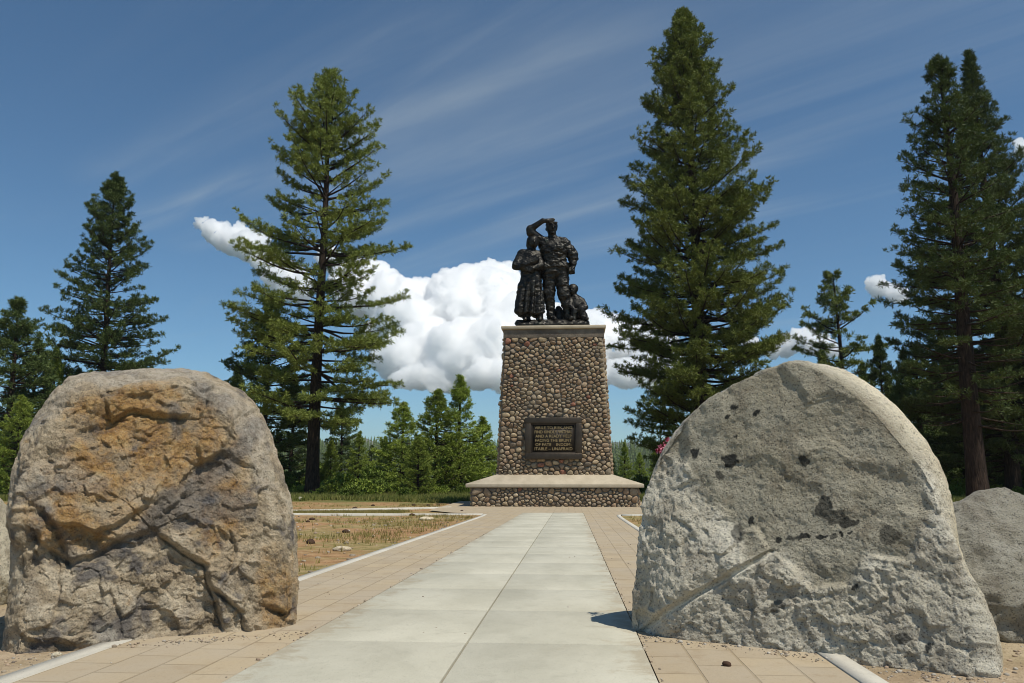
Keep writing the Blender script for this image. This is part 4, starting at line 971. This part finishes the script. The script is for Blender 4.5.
plant(dense, 14, -40, 64, (-40, 330), 'dark pine just outside the left edge of the picture', GL)
plant(sparse, 17, 849, 78, (849, 273), 'thin gappy tree standing alone above the top of the split slab', GR)
plant(firk, 16, 888, 72, (888, 333), 'small pointed conifer right of the thin gappy tree', GR)
plant(firk, 16, 830, 86, (831, 347), 'small conifer peeping over the slab, left of the thin gappy tree', GR)
plant(dense, 14, 925, 68, (925, 345), 'dark broad tree left of the bare trunked pine', GR)
plant(firk, 16, 952, 80, (952, 330), 'dark conifer seen between the bare trunk and the broad tree', GR)
plant(dense, 14, 1000, 74, (1000, 340), 'dark pine right of the bare trunk', GR)
plant(dense, 14, 905, 60, (906, 385), 'low dark tree just above the bright edge of the slab', GR)
plant(firk, 16, 1030, 66, (1030, 290), 'dark conifer cut by the right edge of the picture', GR)
plant(dense, 14, 1042, 58, (1042, 340), 'dense tree just outside the right edge of the picture', GR)
plant(firk, 16, 870, 95, (870, 360), 'far conifer low between the gappy tree and its pointed neighbour', GR)
plant(dense, 14, 975, 92, (975, 350), 'far dark pine behind the bare trunk', GR)
for i, (x, D, tp) in enumerate(((938, 74, 392), (965, 66, 402), (990, 62, 380), (1012, 70, 372), (896, 78, 372), (914, 84, 352), (942, 96, 362), (1020, 84, 330))):
    plant(dense if i % 2 else firk, 14 if i % 2 else 16, x, D, (x, tp), ['dark conifer low behind the bright edge of the slab', 'dark understorey pine at the foot of the bare trunk', 'dark conifer at the right of the bare trunk, above the grey rounded boulder', 'dark pine near the right edge above the grey rounded boulder', 'small dark conifer beside the broad tree, above the slab edge', 'dark pine filling the gap left of the broad tree', 'far dark conifer left of the bare trunk', 'far dark pine by the right edge behind the others'][i], GR)
GM = 'small trees between the monument and the dense pine'
plant(young2, 9, 625, 92, (626, 443), 'small green conifer right beside the shaft of the monument', GM)
plant(young, 8, 640, 84, (641, 452), 'small green conifer above the right end of the plinth', GM)
plant(young2, 9, 655, 78, (655, 448), 'small conifer under the left edge of the dense pine', GM)
plant(dense, 14, 668, 88, (668, 436), 'dark small pine at the foot of the dense pine', GM)
plant(firk, 16, 612, 120, (612, 452), 'dark small conifer showing just past the right edge of the shaft', GM)
plant(firk, 16, 720, 90, (720, 400), 'dark conifer behind the trunk of the dense pine', GM)

# shrubs along the edge of the trees
def shrub(name, r, h, seed, leaf):
    rg = np.random.default_rng(seed); root = empty(name, (0, 0, 0)); t = TM(); TP = []; TD = []
    for k in range(26):
        a = rg.uniform(0, 6.28); e = rg.uniform(.35, 1.4); L = rg.uniform(.6, 1)*math.hypot(r*math.cos(e), h*math.sin(e))
        d = np.array((math.cos(a)*math.cos(e)*r, math.sin(a)*math.cos(e)*r, math.sin(e)*h)); d /= np.linalg.norm(d)
        t.tube([(0, 0, 0), d*L*.5+(0, 0, .04), d*L], [.02, .014, .006], 4)
        for q in range(16): TP.append(d*L*rg.uniform(.45, 1)+rg.normal(0, .11, 3)); TD.append(d+(0, 0, .3)+rg.normal(0, .3, 3))
    TP = np.array(TP); TP[:, 2] = np.maximum(TP[:, 2], .03); TD = np.array(TD); TD /= np.linalg.norm(TD, axis=1, keepdims=True)
    V, Q = tufts(TP, TD, rg, 8, .16, .075, .7)
    mesh_np('stems', np.concatenate(t.V), np.concatenate(t.Q), bark, root); mesh_np('foliage', V, Q, leaf, root); return root
sh = [shrub('shrub', 1.1, 1.2, 5, shrub_leaf), shrub('shrub', 1.4, .9, 6, needle_young)]
spots = [(350, 54, 1.0), (366, 57, 1.4), (378, 60, 1.2), (335, 61, 1.3), (322, 57, .7), (392, 62, 1.2), (405, 55, .8), (440, 60, .9), (462, 62, .8), (300, 60, 1.0), (285, 64, 1.5), (345, 66, 1.8), (372, 68, 2.0), (430, 66, 1.6), (318, 70, 2.0), (20, 56, 1.1), (4, 60, 1.4), (-20, 62, 1.6), (958, 55, .9), (990, 58, 1.2), (1015, 54, 1.0), (970, 62, 1.5), (935, 62, 1.4), (475, 70, 1.3), (640, 66, 1.3), (655, 62, 1.2), (626, 72, 1.2)]
for i, (x, D, k) in enumerate(spots):
    o = sh[i % 2] if i < 2 else copy_tree(sh[i % 2]); put(o, x, 0, D, rz=i*1.9); o.scale = (k, k, k*(.85+.3*((i*37) % 10)/10))
    tag(o, 'bright green leafy shrub at the grassy edge of the trees' if i % 2 == 0 else 'low spreading needly shrub at the grassy edge of the trees', 'shrub', 'leafy shrubs along the tree edge' if i % 2 == 0 else 'low spreading shrubs along the tree edge')

# far wood on the hillside beyond the valley
rg = np.random.default_rng(77); N = 9000
hx = rg.uniform(-620, 640, N); hy = rg.uniform(330, 1080, N); hzv = terrain(hx, hy); VV = []; QQ = []; base = 0
for i in range(N):
    h_ = rg.uniform(7, 15); r_w = h_*rg.uniform(.13, .19); k = 5
    for l in range(4):
        zb = h_*(.08+.22*l); zt_ = min(h_, zb+h_*.36); rr = r_w*(1-l*.22); a = np.arange(7)/7*6.2832+rg.uniform(0, 6)
        ring = np.stack([np.cos(a)*rr*rg.uniform(.65, 1.15, 7), np.sin(a)*rr*rg.uniform(.65, 1.15, 7), np.full(7, zb)+rg.normal(0, .3, 7)], 1)
        P_ = np.vstack([ring, [[0, 0, zt_]]])+np.array((hx[i], hy[i], hzv[i])); VV.append(P_)
        ii = np.arange(7); QQ.append(base+np.stack([ii, (ii+1) % 7, np.full(7, 7)], 1)); base += 8
tag(mesh_np('far_forest', np.concatenate(VV), np.concatenate(QQ), needle_dark), 'dark conifer wood covering the far hillside', 'forest', kind='stuff')

# ------------------------------------------------------------------ grass, gravel, debris
def free(x, y):
    p = (np.abs(x) > 2.75) | (y > 50)
    p &= ~((np.abs(x) < 6.3) & (y > 31)) | (y > 50)
    return p
def blades(name, x, y, hmin, hmax, wd, seed, m, per=5):
    rg = np.random.default_rng(seed); k = free(x, y); x = x[k]; y = y[k]; n = len(x); z = terrain(x, y)
    x = np.repeat(x, per)+rg.normal(0, .04, n*per); y = np.repeat(y, per)+rg.normal(0, .04, n*per); z = np.repeat(z, per)
    a = rg.uniform(0, 6.28, n*per); h_ = rg.uniform(hmin, hmax, n*per); b = rg.uniform(0, .6, n*per)*h_; a2 = rg.uniform(0, 6.28, n*per)
    L = np.stack([x-np.cos(a)*wd, y-np.sin(a)*wd, z-.02], 1); R_ = np.stack([x+np.cos(a)*wd, y+np.sin(a)*wd, z-.02], 1); T_ = np.stack([x+np.cos(a2)*b, y+np.sin(a2)*b, z+h_], 1)
    V = np.stack([L, R_, T_], 1).reshape(-1, 3); return tag(mesh_np(name, V, np.arange(len(V)).reshape(-1, 3), m), 'sparse dry grass and green weeds over the dirt clearing', 'grass', kind='stuff')
rg = np.random.default_rng(5)
gx = rg.uniform(-48, 40, 30000); gy = 49+np.abs(rg.normal(0, 9, 30000))+2*np.sin(gx*.35); 
gx2 = rg.uniform(-18, -2.6, 26000); gy2 = rg.uniform(9, 46, 26000); d_ = fbm(np.stack([gx2, gy2, gx2*0], 1), .35, 3, 3); kk = (d_ > .12) & (d_ > .2) & (rg.random(26000) < .5) | (rg.random(26000) < .03); gx2, gy2 = gx2[kk], gy2[kk]
gx3 = rg.uniform(-11, -6, 3500); gy3 = 31.6+(rg.random(3500))*np.clip((gx3+16)*.55, .3, 4)
gx4 = rg.uniform(2.7, 16, 9000); gy4 = rg.uniform(9, 46, 9000); kk = rg.random(9000) < .4; gx4, gy4 = gx4[kk], gy4[kk]
blades('grass', gx, gy, .14, .42, .028, 1, grass_mat, 5)
blades('grass', np.concatenate([gx2, gx3, gx4]), np.concatenate([gy2, gy3, gy4]), .04, .13, .012, 2, dry_mat, 4)

def scatter(name, x, y, s, seed, label):
    U, Fc = ICO[1]; rg = np.random.default_rng(seed); VV = []; FF = []; CC = []; zt_ = np.where(np.abs(x) < 2.4, gz(x, y)+.008, terrain(x, y))
    pal = np.array([(.38, .32, .24), (.31, .25, .18), (.42, .38, .32), (.26, .21, .16), (.36, .27, .19)])
    for i in range(len(x)):
        v_ = U*rg.uniform(.7, 1.2, (len(U), 1))*s[i]*np.array((1, rg.uniform(.7, 1.2), rg.uniform(.4, .8))); VV.append(v_+(x[i], y[i], zt_[i]+s[i]*.15)); FF.append(Fc+i*len(U)); CC.append(np.tile(pal[rg.integers(5)]*rg.uniform(.7, 1.2), (len(U), 1)))
    return tag(mesh_np(name, np.concatenate(VV), np.concatenate(FF), pebble_m, col=np.concatenate(CC)), label, 'gravel', kind='stuff')
rg = np.random.default_rng(8)
qx = np.concatenate([rg.uniform(2.6, 6, 2600), rg.uniform(-6, -2.6, 1500), rg.uniform(-14, -2.65, 2200)]); qy = np.concatenate([rg.uniform(3.6, 7.5, 2600), rg.uniform(3.6, 7.5, 1500), rg.uniform(7, 30, 2200)])
qs = np.concatenate([rg.exponential(.005, 4100)+.003, rg.exponential(.012, 2200)+.006]); scatter('gravel', qx, qy, np.minimum(qs, .07), 3, 'loose gravel and small stones lying on the bare ground')
rg = np.random.default_rng(18)
def along(a, b, n, sx_, sy_):
    t_ = rg.random(n); A = ground_at(*a); B = ground_at(*b); return A[0]+(B[0]-A[0])*t_+rg.normal(0, sx_, n), A[1]+(B[1]-A[1])*t_+rg.normal(0, sy_, n)
aa = [along((5, 655), (300, 634), 300, .05, .07), along((632, 637), (985, 678), 420, .05, .07), (rg.uniform(-2.3, 2.3, 260), rg.uniform(4.2, 16, 260)), (-1.23+rg.normal(0, .02, 260), rg.uniform(4, 20, 260)), (1.23+rg.normal(0, .02, 260), rg.uniform(4, 20, 260))]
ax4 = np.concatenate([a_[0] for a_ in aa]); ay4 = np.concatenate([a_[1] for a_ in aa])
scatter('gravel', ax4, ay4, np.minimum(rg.exponential(.0035, len(ax4))+.002, .022), 4, 'fine crumbs of grit lying on the paving')
# loose stones and dark clods on the dirt
def small(name, x, y, r, seed, m, label, cat, group, tint=(1, 1, 1), fl=.6):
    P = ground_at(x, y); z = float(terrain(P[:1], P[1:2])[0])
    if abs(P[0]) < 2.4: z = -SLOPE*P[1]+.006
    o = round_rock(name, (P[0], P[1], z+r*fl*.5), (r, r*.8, r*fl), seed, m, .2, 4, 3, tint, seed); return tag(o, label, cat, group)
small('rock', 300.5, 499.5, .26, 2, granite, 'white rock on the grass edge behind the rusty boulder', 'rock', None, (1.5, 1.5, 1.45))
small('rock', 342, 549, .16, 3, granite, 'flat pale stone in the dirt beside the kerb', 'rock', None, (1.2, 1.1, .95), .35)
small('rock', 427, 519, .28, 4, granite, 'pale flat stone on the dirt near the far end of the kerb', 'rock', None, (1.2, 1.1, .95), .3)
small('rock', 108, 638, .055, 9, granite, 'fist sized light stone at the foot of the rusty boulder', 'rock', None, (1.3, 1.25, 1.15))
small('rock', 57, 652, .035, 10, granite, 'tiny light stone on the gravel left of the rusty boulder', 'rock', None, (1.3, 1.25, 1.15))
cl = [(311, 541.5, .15), (346, 531, .13), (312, 518, .14), (308, 521, .10), (412, 514.5, .17), (355, 507.5, .2), (373, 505, .16), (414, 505, .18), (428, 505, .16), (438, 504.5, .17), (462, 511, .14)]
for i, (x, y, r) in enumerate(cl): small('wood_chunk', x, y, r*.72, 30+i, cone_m, 'dark chunk of rotten wood lying on the reddish dirt', 'wood chunk', 'dark wood chunks on the dirt', (1, 1, 1), .55)
small('pine_cone', 727, 667, .028, 50, cone_m, 'small dark pine cone on the tan paving before the split slab', 'pine cone', None, fl=.7)
# fallen log by the trees
P = ground_at(352, 491); t = TM(); t.tube([(-2.6, 0, .25), (-1, .1, .3), (1, .05, .28), (2.8, -.1, .2)], [.17, .19, .17, .10], 10)
lg = mesh_np('fallen_log', np.concatenate(t.V), np.concatenate(t.Q), wood_m, smooth=True); lg.location = (P[0], P[1]-2, float(terrain(P[:1], P[1:2]-2)[0]))
tag(lg, 'pale fallen log lying in the grass below the green saplings', 'log')
# red flower spray rising behind the slab's left shoulder
P = at_y(662, 441, 6.75); fl_ = empty('flower_spray', (P[0], P[1], gz(0, P[1]))); t = TM(); TP = []; TD = []; hh = P[2]-gz(0, P[1]); rg = np.random.default_rng(4)
for k in range(5):
    a = rg.uniform(-.05, .05, 2); tip = np.array((a[0], a[1], hh-.05+rg.uniform(-.04, .05))); t.tube([(0, 0, 0), tip*(.6, .6, .5), tip], [.006, .005, .003], 4)
    for q in range(7): TP.append(tip+rg.normal(0, .018, 3)); TD.append(rg.normal(size=3))
TD = np.array(TD); TD /= np.linalg.norm(TD, axis=1, keepdims=True); V, Q = tufts(np.array(TP), TD, rg, 6, .03, .018, .6)
mesh_np('stems', np.concatenate(t.V), np.concatenate(t.Q), bark, fl_); mesh_np('petals', V, Q, petal_m, fl_)
tag(fl_, 'small red and pink flower spray at the left shoulder of the split slab', 'flower')

# ------------------------------------------------------------------ cumulus clouds
def cloud(name, blobs, DC, vox, seed, label, flat=None):
    """blobs: (px, py, radius px) laid out on the sky at distance DC; billows added on every blob"""
    rg = np.random.default_rng(seed); S = []; sc = DC/F_PX
    for x, y, r in blobs:
        c_ = at_y(x, y, DC-(y-min(b_[1] for b_ in blobs))*sc*1.6); R0 = r*sc; c_ = c_+np.array((0, rg.uniform(-.8, .8)*R0, 0)); S.append((c_, R0))
        for k in range(int(14+r*.8)):
            d = rg.normal(size=3); d[2] = abs(d[2])*.9-.1; d[1] -= .3; d /= np.linalg.norm(d); r1 = R0*rg.uniform(.28, .55); c1_ = c_+d*R0*rg.uniform(.75, .95)*np.array((1, 1, .9)); S.append((c1_, r1))
            for q in range(9):
                d2 = rg.normal(size=3)+d; d2 /= np.linalg.norm(d2); S.append((c1_+d2*r1*.85, r1*rg.uniform(.2, .45)))
    lo = np.min([c_-r for c_, r in S], 0)-3*vox; hi = np.max([c_+r for c_, r in S], 0)+3*vox
    n = np.ceil((hi-lo)/vox).astype(int)+1; Dg = np.full(n, 1e3, np.float32); ax_ = [lo[k]+np.arange(n[k])*vox for k in range(3)]; kk = vox*1.2
    for c_, r in S:
        i0 = np.maximum(((c_-r-3*vox-lo)/vox).astype(int), 0); i1 = np.minimum(((c_+r+3*vox-lo)/vox).astype(int)+2, n); s_ = tuple(slice(a, b_) for a, b_ in zip(i0, i1))
        d = np.sqrt((ax_[0][s_[0]]-c_[0])[:, None, None]**2+(ax_[1][s_[1]]-c_[1])[None, :, None]**2+(ax_[2][s_[2]]-c_[2])[None, None, :]**2)-r
        A = Dg[s_]; h_ = np.clip(.5+.5*(A-d)/kk, 0, 1); Dg[s_] = A*(1-h_)+d*h_-kk*h_*(1-h_)
    if flat is not None:
        el_ = at_y(500, flat, 1.0); kz = (el_[2]-CAM[2])/el_[1]
        wv = (5*np.sin(ax_[0]/sc*.11+seed)+4*np.sin(ax_[0]/sc*.27+2*seed)+3.5*np.sin(ax_[0]/sc*.053+1)+1.2*np.sin(ax_[0]/sc*.61))*sc*.35
        Dg = np.maximum(Dg, (CAM[2]+kz*ax_[1][None, :, None]-ax_[2][None, None, :]+wv[:, None, None]).astype(np.float32))
    V, Q = surfnet(Dg, lo, vox); N = vnormals(V, Q)
    if np.mean((N*(V-V.mean(0))).sum(1)) < 0: Q = Q[:, ::-1]; N = -N
    u = sc
    V = V+N*(u*4.8*fbm(V/u, .07, 5, seed, .64)+u*3.0*fbm(V/u, .30, 4, seed+7, .65))[:, None]
    o = mesh_np(name, V-V.mean(0), Q, cloud_m, smooth=True); o.location = V.mean(0); return tag(o, label, 'cloud', kind='stuff')
DC = 9500.0
cloud('clouds', [(352, 272, 16), (372, 290, 24), (398, 308, 30), (410, 332, 26), (428, 356, 26), (448, 298, 20), (468, 285, 17), (492, 292, 24), (475, 318, 38), (506, 296, 22), (515, 338, 36), (560, 352, 32), (600, 350, 24), (616, 340, 18), (640, 352, 22), (470, 360, 34), (440, 375, 20), (390, 340, 22), (330, 262, 12), (655, 365, 16), (590, 326, 14), (410, 382, 12), (428, 384, 14), (490, 380, 16), (512, 378, 16), (620, 380, 14), (642, 382, 12), (362, 300, 18), (344, 288, 12), (402, 362, 18), (606, 328, 12)], DC, 13.0, 3, 'white billowing cumulus bank behind the monument', 389)
cloud('clouds', [(215, 232, 12), (232, 240, 16), (252, 250, 15), (268, 264, 14), (205, 226, 7), (285, 280, 16), (300, 290, 14)], DC, 11.0, 5, 'small white cumulus left of the open pine', 300)
cloud('clouds', [(788, 346, 11), (804, 342, 12), (818, 348, 11), (775, 351, 7), (830, 353, 8), (750, 342, 8)], DC, 11.0, 7, 'low white cumulus above the split slab', 360)
cloud('clouds', [(880, 288, 9), (872, 284, 6), (893, 296, 9), (903, 300, 6)], DC, 10.0, 9, 'small white cumulus left of the bare trunked pine', 308)
cloud('clouds', [(1024, 150, 7), (1034, 156, 10), (1018, 145, 4)], DC, 10.0, 10, 'small white cumulus at the right edge', 170)

# ------------------------------------------------------------------ haze
M = bpy.data.materials.new('haze'); M.use_nodes = True; M.node_tree.nodes.clear()
ou = M.node_tree.nodes.new('ShaderNodeOutputMaterial'); pv = M.node_tree.nodes.new('ShaderNodeVolumePrincipled')
pv.inputs['Color'].default_value = (.82, .87, .92, 1); pv.inputs['Density'].default_value = 1.0e-4; pv.inputs['Anisotropy'].default_value = .2
M.node_tree.links.new(pv.outputs[0], ou.inputs['Volume'])
V, Q = box_arrays([(-5300, 5300, -100, 7100, -260, 325)]); tag(mesh_np('haze', V, Q, M), 'thin blue air over the valley', 'haze', kind='stuff')
